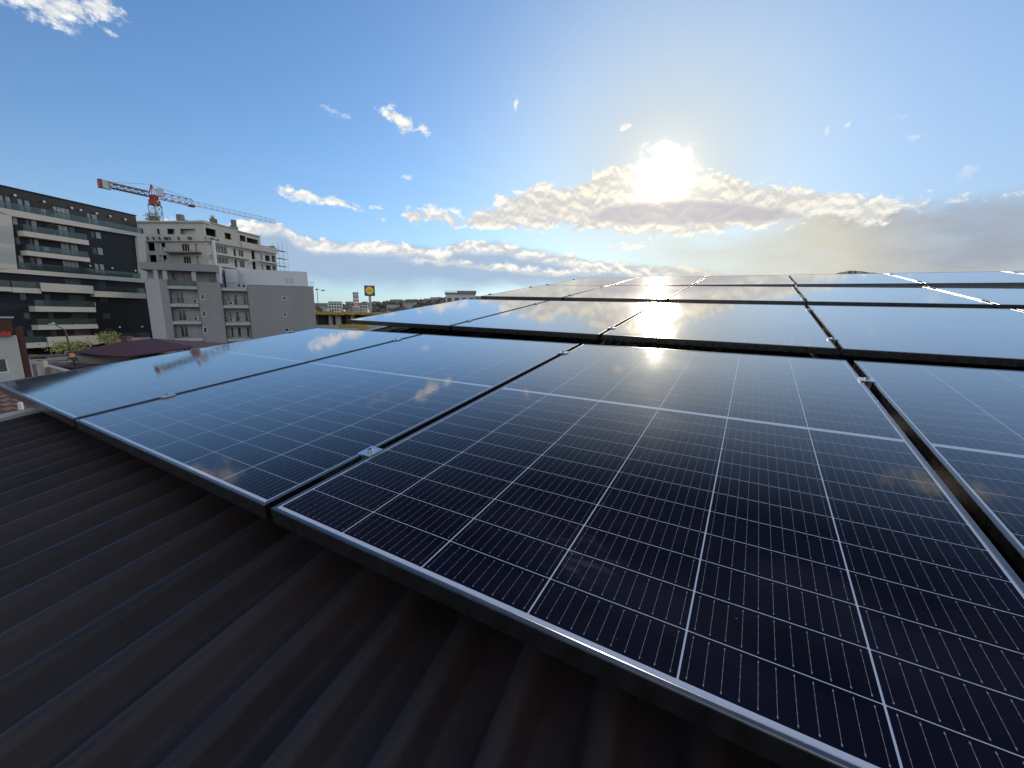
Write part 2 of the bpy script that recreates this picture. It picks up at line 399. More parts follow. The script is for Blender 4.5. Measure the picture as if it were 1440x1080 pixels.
def own_house():
    h = thing('house', 'house under the solar panels with dark brown corrugated sheet roof', 'house',
              matrix=PLANE @ Matrix.Translation((-2.04, 0, 0)) @ Matrix.Rotation(R(7.4), 4, 'Z'))
    # sheet: ridges along local y, wave along local x (0 = verge)
    mb = MB(); per = .119; y0, y1 = -4.2, 8.6; x1 = 13.0
    prof = []
    for i in range(int(x1 / per)):
        for (t, z) in ((0., -.052), (.16, -.0515), (.30, -.050), (.37, -.044), (.46, -.014), (.51, -.003), (.57, 0.), (.66, 0.), (.72, -.003), (.77, -.014), (.86, -.044), (.93, -.050)):
            prof.append(((i + t) * per, z + (.0018 if (i % 9 == 8 and t > .6) or (i % 9 == 0 and t < .43) else 0)))
    ys = [y0 + (y1 - y0) * k / 24 for k in range(25)]
    nx = len(prof); rnd = random.Random(3)
    for yy in ys:
        for (px, pz) in prof: mb.v.append((px, yy, -.115 + pz + .0022 * math.sin(px * 2.1 + yy * 1.7) + rnd.uniform(-.0006, .0006)))
    for j in range(len(ys) - 1):
        for i in range(nx - 1):
            a = j * nx + i; mb.f.append((a, a + 1, a + nx + 1, a + nx)); mb.m.append(0)
    o = mb.build('corrugated_roof', M['roof'], h, smooth=True, recalc=False)
    # far slope beyond the ridge, verge trim and walls
    mb = MB(); mb.face([(0, 8.6, -.12), (13, 8.6, -.12), (13, 16.6, -2.6), (0, 16.6, -2.6)]); mb.build('rear_slope', M['roof'], h)
    mb = MB(); mb.box(-.05, .0, -4.2, 8.6, -.30, -.128); mb.box(-.05, .03, -4.2, 8.6, -.128, -.108); mb.build('verge_trim', M['verge'], h)
    mb = MB(); mb.hprism([(.35, -3.6), (12.6, -3.6), (12.6, 16.0), (.35, 16.0)], -7.6, -3.05)
    mb.prism([(-3.6, -3.05), (16.0, -3.05), (8.6, -.34), (-3.6, -.34)], .35, 12.6) if False else None
    mb.hprism([(.35, -3.6), (12.6, -3.6), (12.6, 8.4), (.35, 8.4)], -3.05, -.32)
    mb.build('wall', M['plaster'], h)
    return h
own_house()

def make_panel():
    t = thing('solar_panel', 'x', 'solar panel')
    mb = MB(); l = .0085; hgt = .035
    mb.box(0, PW, 0, l, -hgt, 0); mb.box(0, PW, PL - l, PL, -hgt, 0)
    mb.box(0, l, l, PL - l, -hgt, 0); mb.box(PW - l, PW, l, PL - l, -hgt, 0)
    mb.build('frame', M['frame'], t, bevel=.002)
    g_ = MB(); g_.face([(l, l, -.0016), (PW - l, l, -.0016), (PW - l, PL - l, -.0016), (l, PL - l, -.0016)])
    g_.box(l, PW - l, l, PL - l, -.008, -.004)
    o = g_.build('glass', M['glass'], t)
    return t
proto = make_panel()
PP = 1.1576
# each row: y and z of its front edge, slight extra pitch, x shift, cross tilt
ROWS = [(0.0, 0.0, 0.0, 0.0, 0.0), (2.028, .001, .009, .008, -.010), (4.070, .019, .011, .036, -.013), (5.812, .046, .018, .062, -.006)]
ORD = ['first', 'second', 'third', 'fourth', 'fifth', 'sixth']
LAB = {(0, 0): 'solar panel at left end of the nearest row, its corner leaving the picture', (0, 1): 'second panel from left in the nearest row, full blue cell grid in view',
       (0, 2): 'largest solar panel in the foreground, with the sharpest white cell grid', (0, 3): 'panel of the nearest row cut off by the right picture edge',
       (1, 0): 'leftmost panel of the second row, overhanging above the construction site', (1, 1): 'second panel from left in the second row, pale sky mirrored in it',
       (1, 2): 'panel of the second row carrying the dazzling sun reflection', (1, 3): 'fourth panel from left in the second row, mirroring grey blue sky',
       (1, 4): 'sliver of panel at right end of the second row, by picture edge'}
NAMEROW = ['nearest', 'second', 'third', 'farthest']
def row_matrix(r):
    y, z, p, dx, c = ROWS[r]
    return PLANE @ Matrix.Translation((dx, y, z)) @ Matrix.Rotation(p, 4, 'X') @ Matrix.Rotation(-c, 4, 'Y')
counts = [4, 5, 5, 6]
first = True
panels = {}
for r in range(4):
    for i in range(counts[r]):
        o = proto if first else copy_tree(proto)
        first = False
        o.matrix_world = row_matrix(r) @ Matrix.Translation(((i - 2) * PP, 0, 0))
        lb = LAB.get((r, i))
        if lb is None:
            lb = '%s panel from left in the %s row of the roof array' % (ORD[i], NAMEROW[r])
        o['label'] = lb; o['group'] = 'solar panels on the roof'
        panels[(r, i)] = o
# stickers on the big panel's frame
t = panels[(0, 2)]
mb = MB(); mb.box(-.0007, -.0002, .150, .235, -.027, -.006)
s_ = mb.build('barcode_sticker', M['label'], t); s_['label'] = 'white barcode sticker on the side of the frame'
mb = MB(); yy = .158
rb = random.Random(4)
while yy < .226:
    w_ = rb.uniform(.0008, .003); mb.box(-.0010, -.0008, yy, yy + w_, -.020, -.010); yy += w_ + rb.uniform(.001, .003)
mb.build('printed_bars', M['ink'], s_)
# clamps and rails
cl = thing('panel_clamp', 'x', 'clamp')
mb = MB(); mb.box(-.021, .021, -.022, .022, .0008, .0048); mb.box(-.0105, -.0075, -.022, .022, -.03, .0008); mb.box(.0075, .0105, -.022, .022, -.03, .0008)
mb.build('clamp_plate', M['steel'], cl, bevel=.0008)
mb = MB(); mb.bar((0, 0, .0048), (0, 0, .0105), .0065, 12); mb.bar((0, 0, -.06), (0, 0, .0), .004, 8)
bo = mb.build('bolt', M['bolt'], cl)
mb = MB(); mb.bar((0, 0, .0106), (0, 0, .0109), .0035, 6); mb.build('hex_socket', M['ink'], bo)
first = True
spots = [(0, 0, 1.50, 'e'), (0, 1, .265, ''), (0, 1, 1.49, ''), (0, 2, .262, ''), (0, 2, 1.48, ''), (0, 3, 1.41, '')]
for r, n in ((1, 5), (2, 5), (3, 6)):
    for b_ in range(0, n):
        if r == 1 and b_ == 0: continue
        for yy in (.23, 1.41): spots.append((r, b_, yy, 'e' if b_ == 0 else ''))
SIDE = {0: 'left edge of the row'}
for (r, b_, yy, e) in spots:
    o = cl if first else copy_tree(cl); first = False
    o.matrix_world = row_matrix(r) @ Matrix.Translation(((b_ - 2) * PP - (PP - PW) / 2 + (.004 if e else 0), yy, 0))
    where = 'near end' if yy < .8 else 'far end'
    if b_ == 0: o['label'] = 'silver clamp at the %s of the left edge of the %s panel row' % (where, NAMEROW[r])
    else: o['label'] = 'silver clamp at the %s of gap between %s and %s panel of %s row' % (where, ORD[b_ - 1], ORD[b_], NAMEROW[r])
    o['group'] = 'clamps holding the solar panels'
for r in range(4):
    for yy, wh in ((.25, 'lower'), (1.45, 'upper')):
        mb = MB(); x0 = -2 * PP - .06; x1 = x0 + counts[r] * PP + .1
        mb.box(x0, x1, yy - .02, yy + .02, -.077, -.037); mb.box(x0, x1, yy - .012, yy + .012, -.0368, -.0355)
        k = 0
        o = mb.build('mounting_rail', M['rail'], None); o.matrix_world = row_matrix(r)
        tag(o, '%s aluminium mounting rail under the %s row of panels' % (wh, NAMEROW[r]), 'rail', 'mounting rails under the panels')
def dissolve(e):
    """hand the children of a helper frame to its parent, keeping their place"""
    bpy.context.view_layer.update()
    for c in list(e.children):
        c.parent = e.parent; c.matrix_basis = e.matrix_basis @ c.matrix_basis
    bpy.data.objects.remove(e)

# ------------------------------------------------------------------ ground and hills
M['soil'] = mat('yard_soil', (.10, .085, .06), .95, noise=(.35, .45), bump=(3., .4, .05))
M['asphalt'] = mat('asphalt', (.055, .055, .055), .9, noise=(.8, .3))
M['kerb'] = mat('kerb_concrete', (.33, .32, .30), .9, noise=(1., .2))
M['paint'] = mat('road_paint', (.7, .7, .68), .8)
M['hill'] = mat('wooded_hill', (.075, .075, .06), .95, noise=(.03, .7))
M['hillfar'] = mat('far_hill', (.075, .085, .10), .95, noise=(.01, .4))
M['clad'] = mat('black_cladding', (.020, .020, .025), .5, 0, .4, noise=(.35, .5, .4))
M['beige'] = mat('beige_render', (.58, .55, .475), .85, noise=(.5, .16, .4))
M['grey'] = mat('grey_render', (.262, .26, .26), .9, noise=(.35, .26, .3))
M['greyl'] = mat('light_grey_render', (.39, .388, .395), .9, noise=(.35, .22, .3))
M['white'] = mat('white_render', (.55, .56, .58), .88, noise=(.3, .10, .3))
M['conc'] = mat('bare_concrete', (.46, .44, .40), .9, noise=(.45, .28, .5), bump=(4., .2, .03))
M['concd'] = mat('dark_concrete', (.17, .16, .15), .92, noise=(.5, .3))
M['block'] = mat('grey_block_wall', (.27, .265, .25), .92, noise=(1.2, .3))
M['wframe'] = mat('white_window_frame', (.62, .62, .62), .45)
M['dframe'] = mat('dark_window_frame', (.03, .03, .032), .45)
def glassmat(n, col, r=.06, spec=.9):
    return mat(n, col, r, 0., spec, bump=(.7, .25, .03))
M['pane'] = glassmat('window_pane', (.03, .035, .04))
M['panel'] = glassmat('curtained_pane', (.36, .38, .38), .12, .7)
M['paned'] = glassmat('dim_pane', (.10, .10, .11), .12, .6)
M['rglass'] = None
def railglass():
    m = bpy.data.materials.new('balcony_glass'); m.use_nodes = True; nt = m.node_tree
    nt.nodes.clear(); out = nt.nodes.new('ShaderNodeOutputMaterial')
    tr = nt.nodes.new('ShaderNodeBsdfTransparent'); tr.inputs[0].default_value = (.70, .78, .76, 1)
    gl = nt.nodes.new('ShaderNodeBsdfGlossy'); gl.inputs['Roughness'].default_value = .08; gl.inputs[0].default_value = (.8, .9, .88, 1)
    df = nt.nodes.new('ShaderNodeBsdfDiffuse'); df.inputs[0].default_value = (.22, .30, .28, 1)
    m1 = nt.nodes.new('ShaderNodeMixShader'); m1.inputs[0].default_value = .16
    fr = nt.nodes.new('ShaderNodeFresnel'); fr.inputs[0].default_value = 1.5
    m2 = nt.nodes.new('ShaderNodeMixShader')
    nt.links.new(tr.outputs[0], m1.inputs[1]); nt.links.new(df.outputs[0], m1.inputs[2])
    nt.links.new(fr.outputs[0], m2.inputs[0]); nt.links.new(m1.outputs[0], m2.inputs[1]); nt.links.new(gl.outputs[0], m2.inputs[2])
    nt.links.new(m2.outputs[0], out.inputs[0]); return m
M['rglass'] = railglass()
M['tile'] = mat('maroon_roof_sheet', (.085, .028, .032), .55, noise=(1.2, .3))
M['redtile'] = mat('red_roof_tile', (.42, .045, .045), .6, noise=(2., .3))
M['brick'] = mat('chimney_brick', (.085, .036, .026), .9, noise=(4., .4))
M['oldwall'] = mat('whitewashed_wall', (.47, .46, .42), .9, noise=(1.0, .25, .5))
M['browntile'] = mat('brown_clay_tile', (.15, .085, .062), .75, noise=(3., .45))
M['wood'] = mat('weathered_wood', (.17, .13, .09), .9, noise=(3., .4))
M['rust'] = mat('counter_jib_paint', (.17, .085, .06), .6)
M['red'] = mat('crane_red', (.33, .055, .035), .5)
M['jib'] = mat('jib_paint', (.50, .43, .42), .5)
M['cwhite'] = mat('crane_white', (.62, .62, .60), .5)
M['csteel'] = mat('crane_grey_steel', (.30, .31, .33), .5)
M['yellow'] = mat('formwork_yellow', (.44, .31, .07), .7, noise=(1.5, .4))
M['pole'] = mat('galvanised_pole', (.36, .37, .38), .5)
M['dark'] = mat('dark_metal', (.03, .03, .03), .5)
M['bark'] = mat('bark', (.16, .13, .10), .9)
M['leafy'] = mat('spring_leaves', (.36, .35, .12), .8, noise=(2., .4))
M['leafo'] = mat('autumn_leaves', (.22, .17, .04), .8, noise=(2., .5))
M['leafg'] = mat('green_leaves', (.06, .085, .025), .8, noise=(2., .5))
M['lit'] = mat('soffit_lamp_housing', (.75, .75, .72), .4)
M['blue'] = mat('sign_blue', (.012, .035, .16), .4)
M['syel'] = mat('sign_yellow', (.82, .62, .03), .4)
M['sred'] = mat('sign_red', (.62, .03, .03), .4)
M['swhite'] = mat('sign_white', (.75, .75, .75), .4)
M['sblack'] = mat('sign_black', (.025, .025, .03), .4)
M['orange'] = mat('orange_disc', (.85, .25, .12), .5)
M['citywall'] = mat('far_house_wall', (.30, .28, .27), .9)
M['citywall2'] = mat('far_house_pale_wall', (.47, .46, .45), .9)
M['cityroof'] = mat('far_house_roof', (.13, .075, .06), .9)
M['plastic'] = mat('plastic_sheet', (.50, .56, .62), .35)

def ground():
    mb = MB(); n = 40; L = 9000
    # near square finely divided, then one sheet to the horizon
    mb.face([(-L, -L, 0), (L, -L, 0), (L, L, 0), (-L, L, 0)])
    tag(mb.build('ground', M['soil']), None, None, kind='structure')
    mb = MB(); mb.face([(-88, 30, .004), (-57, 30, .004), (-52, 74, .004), (-66, 128, .004), (-88, 128, .004)]); tag(mb.build('road', M['asphalt']), None, None, kind='structure')
    mb = MB()
    for k in range(9): mb.box(-66.2, -66.0, 34 + k * 5, 36.5 + k * 5, .006, .009)
    tag(mb.build('road_markings', M['paint']), None, None, kind='structure')
    mb = MB(); mb.box(-56.9, -54.5, 30, 73, 0, .13); tag(mb.build('pavement', M['kerb']), None, None, kind='structure')
ground()
def hillmesh(name, pts, depth, m, seed):
    """pts: (x, y, z) along the crest; slopes fall both ways, with bumps"""
    rnd = random.Random(seed); mb = MB(); rows = []
    for (fr, zf) in ((-1, -.02), (-.7, .42), (-.35, .8), (0, 1), (.5, .6), (1, -.02)):
        row = []
        for (x, y, z) in pts:
            d = Vector((x, y)).normalized()
            row.append((x + d.x * depth * fr, y + d.y * depth * fr, z * zf * (1 + (rnd.uniform(-.05, .05) if fr else 0)) - (1 if abs(fr) == 1 else 0)))
        rows.append(row)
    for a, b in zip(rows, rows[1:]):
        for i in range(len(pts) - 1): mb.face([a[i], a[i + 1], b[i + 1], b[i]])
    return tag(mb.build(name, m, smooth=True), None, None, kind='structure')
def polar(az, d): return d * math.sin(R(az)), d * math.cos(R(az))
pts = []
for k in range(60):
    az = -60 + k * 1.2; x, y = polar(az, 1100)
    t = (az + 60) / 72.
    z = 16 + 34 * max(0, min(1, (az + 34) / 26.)) + 3 * math.sin(k * .9) + 2 * math.sin(k * 2.3)
    pts.append((x, y, z))
hillmesh('hills', pts, 420, M['hill'], 2)
pts = []
for k in range(121):
    az = 24 + k * .25; x, y = polar(az, 2600)
    h = 150 + 74 * max(0., 1 - ((az - 39.0) / 3.4) ** 2 * .55) + 2.2 * math.sin(k * .55) + 1.1 * math.sin(k * 1.7)
    pts.append((x, y, h))
hillmesh('far_hill', pts, 900, M['hillfar'], 5)

# ------------------------------------------------------------------ wall with openings
class Face:
    """a wall plane in a building's own x (along) / y (depth) / z metres"""
    def __init__(s, bld, wallmat, name='wall'):
        s.b = bld; s.mat = wallmat; s.name = name
    def wall(s, x0, x1, z0, z1, y, holes, deep=.22, ends=0.):
        mb = MB(); xs = sorted({x0, x1, *[h[0] for h in holes], *[h[1] for h in holes]}); zs = sorted({z0, z1, *[h[2] for h in holes], *[h[3] for h in holes]})
        xs = [v for v in xs if x0 <= v <= x1]; zs = [v for v in zs if z0 <= v <= z1]
        for i in range(len(xs) - 1):
            for j in range(len(zs) - 1):
                cx, cz = (xs[i] + xs[i + 1]) / 2, (zs[j] + zs[j + 1]) / 2
                if any(h[0] < cx < h[1] and h[2] < cz < h[3] for h in holes): continue
                mb.face([(xs[i], y, zs[j]), (xs[i + 1], y, zs[j]), (xs[i + 1], y, zs[j + 1]), (xs[i], y, zs[j + 1])])
        for (a, b, c, d) in [h[:4] for h in holes]:
            q = y + deep
            mb.face([(a, y, c), (b, y, c), (b, q, c), (a, q, c)]); mb.face([(a, y, d), (a, q, d), (b, q, d), (b, y, d)])
            mb.face([(a, y, c), (a, q, c), (a, q, d), (a, y, d)]); mb.face([(b, y, c), (b, y, d), (b, q, d), (b, q, c)])
        for xe in (x0, x1): mb.face([(xe, y, z0), (xe, y + max(ends, deep), z0), (xe, y + max(ends, deep), z1), (xe, y, z1)])
        return mb.build(s.name, s.mat, s.b, recalc=False)
def window(bld, x0, x1, z0, z1, y, n=2, fm=None, pm=None, fw=.06, label=None, bars=0):
    fm = fm or M['wframe']; pm = pm or M['pane']
    mb = MB(); e = .004
    x0 += e; x1 -= e; z0 += e; z1 -= e
    mb.box(x0, x1, y - .03, y + .03, z0, z0 + fw); mb.box(x0, x1, y - .03, y + .03, z1 - fw, z1)
    for k in range(n + 1):
        c = x0 + (x1 - x0) * k / n
        a = x0 if k == 0 else (x1 - fw if k == n else c - fw / 2)
        mb.box(a, a + fw, y - .029, y + .029, z0 + fw, z1 - fw)
    w = mb.build('window', fm, bld)
    if label: w['label'] = label
    g_ = MB()
    for k in range(n):
        a = x0 + (x1 - x0) * k / n + fw / 2; b = x0 + (x1 - x0) * (k + 1) / n - fw / 2
        g_.box(a, b, y - .008, y + .008, z0 + fw * .8, z1 - fw * .8)
    g_.build('pane', pm, w)
    return w
def bld(name, label, cat, loc, rz): return thing(name, label, cat, (loc[0], loc[1], 0), R(rz))

# ------------------------------------------------------------------ black apartment building with beige frame
def black_building():
    B = bld('apartment_building', 'black clad apartment building with beige frame and glass balconies', 'building', (-72.3, 80), 79.5)
    def pj(x, z, d):                                  # where a thing standing d metres proud sits
        k = 1 - d / 85.7; return -65.5 + (x + 65.5) * k, 8.5 + (z - 8.5) * k
    F = Face(B, M['clad'])
    wins = []                                         # x0,x1,z0,z1,n,pane
    def wl(x0, x1, z0, z1, n, pm): wins.append((x0, x1, z0, z1, n, pm))
    L, Dm, Pn = M['panel'], M['paned'], M['pane']
    wl(-15.95, -15.35, 22.2, 23.3, 1, L); wl(-14.5, -13.95, 21.5, 23.4, 1, Dm); wl(-13.85, -13.1, 21.5, 23.4, 1, L); wl(-10.55, -9.2, 21.5, 23.3, 2, L); wl(-9.1, -8.2, 21.5, 23.3, 2, Dm); wl(-6.1, -5.4, 22.1, 23.2, 1, Dm); wl(-5.35, -4.45, 22.1, 23.25, 1, L)
    wl(-16.05, -15.45, 19.35, 20.5, 1, Dm); wl(-14.5, -14.0, 18.6, 20.5, 1, Dm); wl(-13.95, -13.3, 18.6, 20.5, 1, L); wl(-10.6, -9.4, 18.6, 20.5, 2, L); wl(-9.3, -8.2, 18.6, 20.5, 2, L); wl(-6.2, -5.5, 19.3, 20.5, 1, Dm); wl(-5.45, -4.55, 19.3, 20.6, 1, L)
    wl(-16.15, -15.5, 15.85, 17.75, 1, L); wl(-14.8, -14.15, 15.85, 17.75, 1, Dm); wl(-14.05, -13.3, 15.85, 17.75, 1, L); wl(-10.75, -8.5, 15.85, 17.85, 4, L); wl(-6.25, -5.6, 15.85, 17.75, 1, L); wl(-5.5, -4.75, 15.85, 17.75, 1, L)
    wl(-6.2, -4.9, 12.95, 14.8, 2, Dm); wl(-10.9, -8.6, 13.0, 14.8, 4, Dm)
    for zb in (10.2, 7.25, 4.5):
        wl(-13.9, -13.1, zb, zb + 1.9, 1, Dm); wl(-10.8, -8.4, zb, zb + 1.95, 4, Dm); wl(-16.8, -16.0, zb + .8, zb + 1.9, 1, Dm); wl(-6.3, -5.0, zb + .8, zb + 1.9, 2, Dm)
    # homes further left, mostly out of the picture
    for zb in (4.6, 7.4, 10.2, 13.0, 15.9, 18.7, 21.5):
        wl(-24.5, -22.5, zb, zb + 1.9, 2, L); wl(-29.5, -27.5, zb, zb + 1.9, 2, Dm)
    F.wall(-34, 2.4, 3.62, 24.3, 0, [w_[:4] for w_ in wins])
    for (x0, x1, z0, z1, n, pm) in wins: window(B, x0, x1, z0, z1, .12, n, M['dframe'], pm, .05)
    # body behind the facade
    mb = MB(); mb.box(-34, 2.4, .24, 15, 3.62, 24.2); mb.box(-34, 2.0, 3.2, 14.8, .0, 3.6); mb.build('building_core', M['clad'], B)
    # penthouse
    P = Face(B, M['clad'], 'penthouse_wall'); pw = []
    for (a, b, n) in ((-16.9, -15.9, 1), (-15.75, -15.1, 1), (-14.4, -13.75, 1), (-13.6, -12.9, 1), (-10.2, -7.9, 4), (-5.5, -4.9, 1), (-4.8, -3.9, 1), (-24.5, -22.5, 2)): pw.append((a, b, 24.42, 26.4, n))
    P.wall(-34, 2.6, 24.36, 27.75, 1.0, [w_[:4] for w_ in pw], ends=11)
    for (a, b, c, d, n) in pw: window(B, a, b, c, d, 1.12, n, M['dframe'], L, .05)
    mb = MB(); mb.box(-34, 2.6, 1.24, 12, 24.36, 27.7); mb.box(-34, 2.75, .9, 12.2, 27.75, 27.85); mb.build('roof', M['clad'], B)
    # the beige frame
    mb = MB(); d = .55
    def fr(x, z): return pj(x, z, d)
    outer = [fr(-34, 24.35), fr(3.1, 24.35), fr(2.2, 15.0), fr(-34, 14.95)]
    inner = [fr(-16.0, 23.4), fr(1.5, 23.75), fr(1.15, 15.75), fr(-16.5, 15.62)]
    def band(a, b, c, e): mb.prism([a, b, c, e], -d, 0.02)
    band(outer[0], outer[1], inner[1], inner[0] if False else (inner[0][0], inner[0][1]))
    band(outer[1], outer[2], inner[2], inner[1]); band(outer[2], outer[3], inner[3], inner[2])
    lx0, lx1 = fr(-18.9, 15.0)[0], fr(-18.2, 24.0)[0]
    band((lx1, outer[0][1] - .3), (inner[0]), (inner[3]), (lx0, outer[3][1] + .3))
    mb.build('facade_frame', M['beige'], B)
    # slabs and glass rails
    def slab(x0, x1, z0, z1, dep, m=M['beige'], nm='balcony'):
        a, za = pj(x0, z0, dep); b, zb = pj(x1, z1, dep); q = MB(); q.box(a, b, -dep, .1, za, zb)
        return q.build(nm, m, B), a, b, zb
    def rail(par, a, b, z, dep, h=.95):
        q = MB(); n = max(1, round((b - a) / 1.6)); y = -dep + .06
        for k in range(n):
            q.box(a + (b - a) * k / n + .02, a + (b - a) * (k + 1) / n - .02, y - .008, y + .008, z + .05, z + h)
        if dep > .8:
            q.box(a + .05, a + .066, y + .02, -.02, z + .05, z + h); q.box(b - .066, b - .05, y + .02, -.02, z + .05, z + h)
        r_ = q.build('glass_railing', M['rglass'], par)
        q = MB(); q.box(a, b, y - .025, y + .025, z + h, z + h + .04)
        for k in range(n + 1): q.box(a + (b - a) * k / n - .015, a + (b - a) * k / n + .015, y - .015, y + .015, z, z + h)
        q.build('rail_bar', M['dark'], par)
    for (x0, x1, z0, z1, dep) in ((-15.0, -6.6, 20.72, 21.5, 1.3), (-15.05, -6.85, 17.85, 18.56, 1.3), (-15.3, -7.2, 9.25, 10.1, 1.3), (-15.4, -7.3, 6.4, 7.15, 1.3)):
        o, a, b, z = slab(x0, x1, z0, z1, dep); rail(o, a + .1, b - .1, z, dep)
    for (x0, x1, z0, z1, rl) in ((-34, -17.55, 12.2, 12.85, 1), (-17.5, -14.2, 12.1, 12.86, 1), (-14.1, -7.06, 12.45, 13.8, 0), (-7.0, 1.6, 11.95, 12.95, 1)):
        o, a, b, z = slab(x0, x1, z0, z1, 1.0 if not rl else .95)
        if rl: rail(o, a + .05, b - .05, z, .95)
    for (x0, x1, z0, z1, rl) in ((-34, -14.6, 3.62, 4.42, 1), (-14.5, -7.5, 3.6, 5.2, 0), (-7.42, 1.3, 3.76, 4.45, 1)):
        o, a, b, z = slab(x0, x1, z0, z1, 1.2 if not rl else 1.15)
        if rl: rail(o, a + .05, b - .05, z, 1.15)
    # rails standing on the frame
    for (x0, x1, z, dep) in ((-34, 2.7, 24.35, .5), (-16.3, 1.2, 15.7, .5)):
        a, zz = pj(x0, z, dep); b, _ = pj(x1, z, dep)
        e_ = MB(); e_.box(a, b, -dep + .03, -dep + .09, zz - .03, zz + .03); o = e_.build('railing', M['dark'], B); rail(o, a, b, zz, dep, 1.0)
    # lamps under the soffits
    for (x, z, y) in ((-14.6, 26.75, 1.0), (-11.2, 26.7, 1.0), (-7.6, 26.65, 1.0), (-6.35, 26.6, 1.0), (-4.0, 26.6, 1.0), (-1.9, 26.6, 1.0), (0.6, 26.6, 1.0), (-3.6, 17.2, 0), (.3, 17.15, 0), (-7.0, 17.2, 0), (-3.9, 6.55, 0), (.0, 6.5, 0)):
        q = MB(); q.bar((x, y - .10, z), (x, y - .01, z), .17, 10); q.build('wall_lamp', M['lit'], B)
    # columns of the ground floor
    for x in (-30, -24, -18, -13, -8, -3, 1.0):
        q = MB(); q.box(x - .25, x + .25, .5, 1.0, 0, 3.6); q.build('column', M['concd'], B)
    return B
BB = black_building()
def balcony_things():
    """plants and chairs on the balconies, each a thing of its own"""
    W = BB.matrix_basis
    def pos(x, y, z): return W @ Vector((x, y, z))
    rnd = random.Random(5)
    def plant(p, h, label):
        t = thing('potted_plant', label, 'plant', p)
        q = MB(); q.bar((0, 0, 0), (0, 0, .35), .16, 10, .2); q.build('pot', M['beige'], t)
        q = MB()
        for k in range(60):
            c = Vector((rnd.gauss(0, .28), rnd.gauss(0, .28), .4 + rnd.random() * h)); a = Vector((rnd.gauss(0, 1), rnd.gauss(0, 1), rnd.gauss(0, 1))).normalized() * .17; b = a.orthogonal().normalized() * .09
            q.face([c - a, c + b, c + a, c - b])
        q.build('foliage', M['leafg'], t, recalc=False)
    plant(pos(-11.7, -.7, 21.3), 1.5, 'bushy green plant on the uppermost balcony of the black building')
    plant(pos(-11.2, -.2, 24.4), 1.5, 'leafy plant on the roof terrace of the black building')
    plant(pos(-10.9, -.7, 7.1), 1.1, 'round green plant on the lowest projecting balcony of the black building')
    def chair(p, rz, label):
        t = thing('garden_chair', label, 'chair', p, rz)
        q = MB(); q.box(-.28, .28, -.28, .28, .40, .46); q.build('seat', M['cwhite'], t)
        q = MB(); q.box(-.28, .28, .24, .29, .46, .95); q.build('backrest', M['cwhite'], t)
        for sx in (-.25, .25):
            for sy in (-.25, .25):
                q = MB(); q.bar((sx, sy, 0), (sx, sy, .4), .025); q.build('leg', M['cwhite'], t)
    chair(pos(-12.2, -.1, 24.4), .4, 'white chair left on the roof terrace of the black building')
    chair(pos(-12.9, -.7, 18.4), 1.2, 'white chair on the balcony just below the plant balcony')
    chair(pos(-8.0, -.7, 10.0), -.5, 'white chair at right end of the balcony with the higher glass rail')
balcony_things()

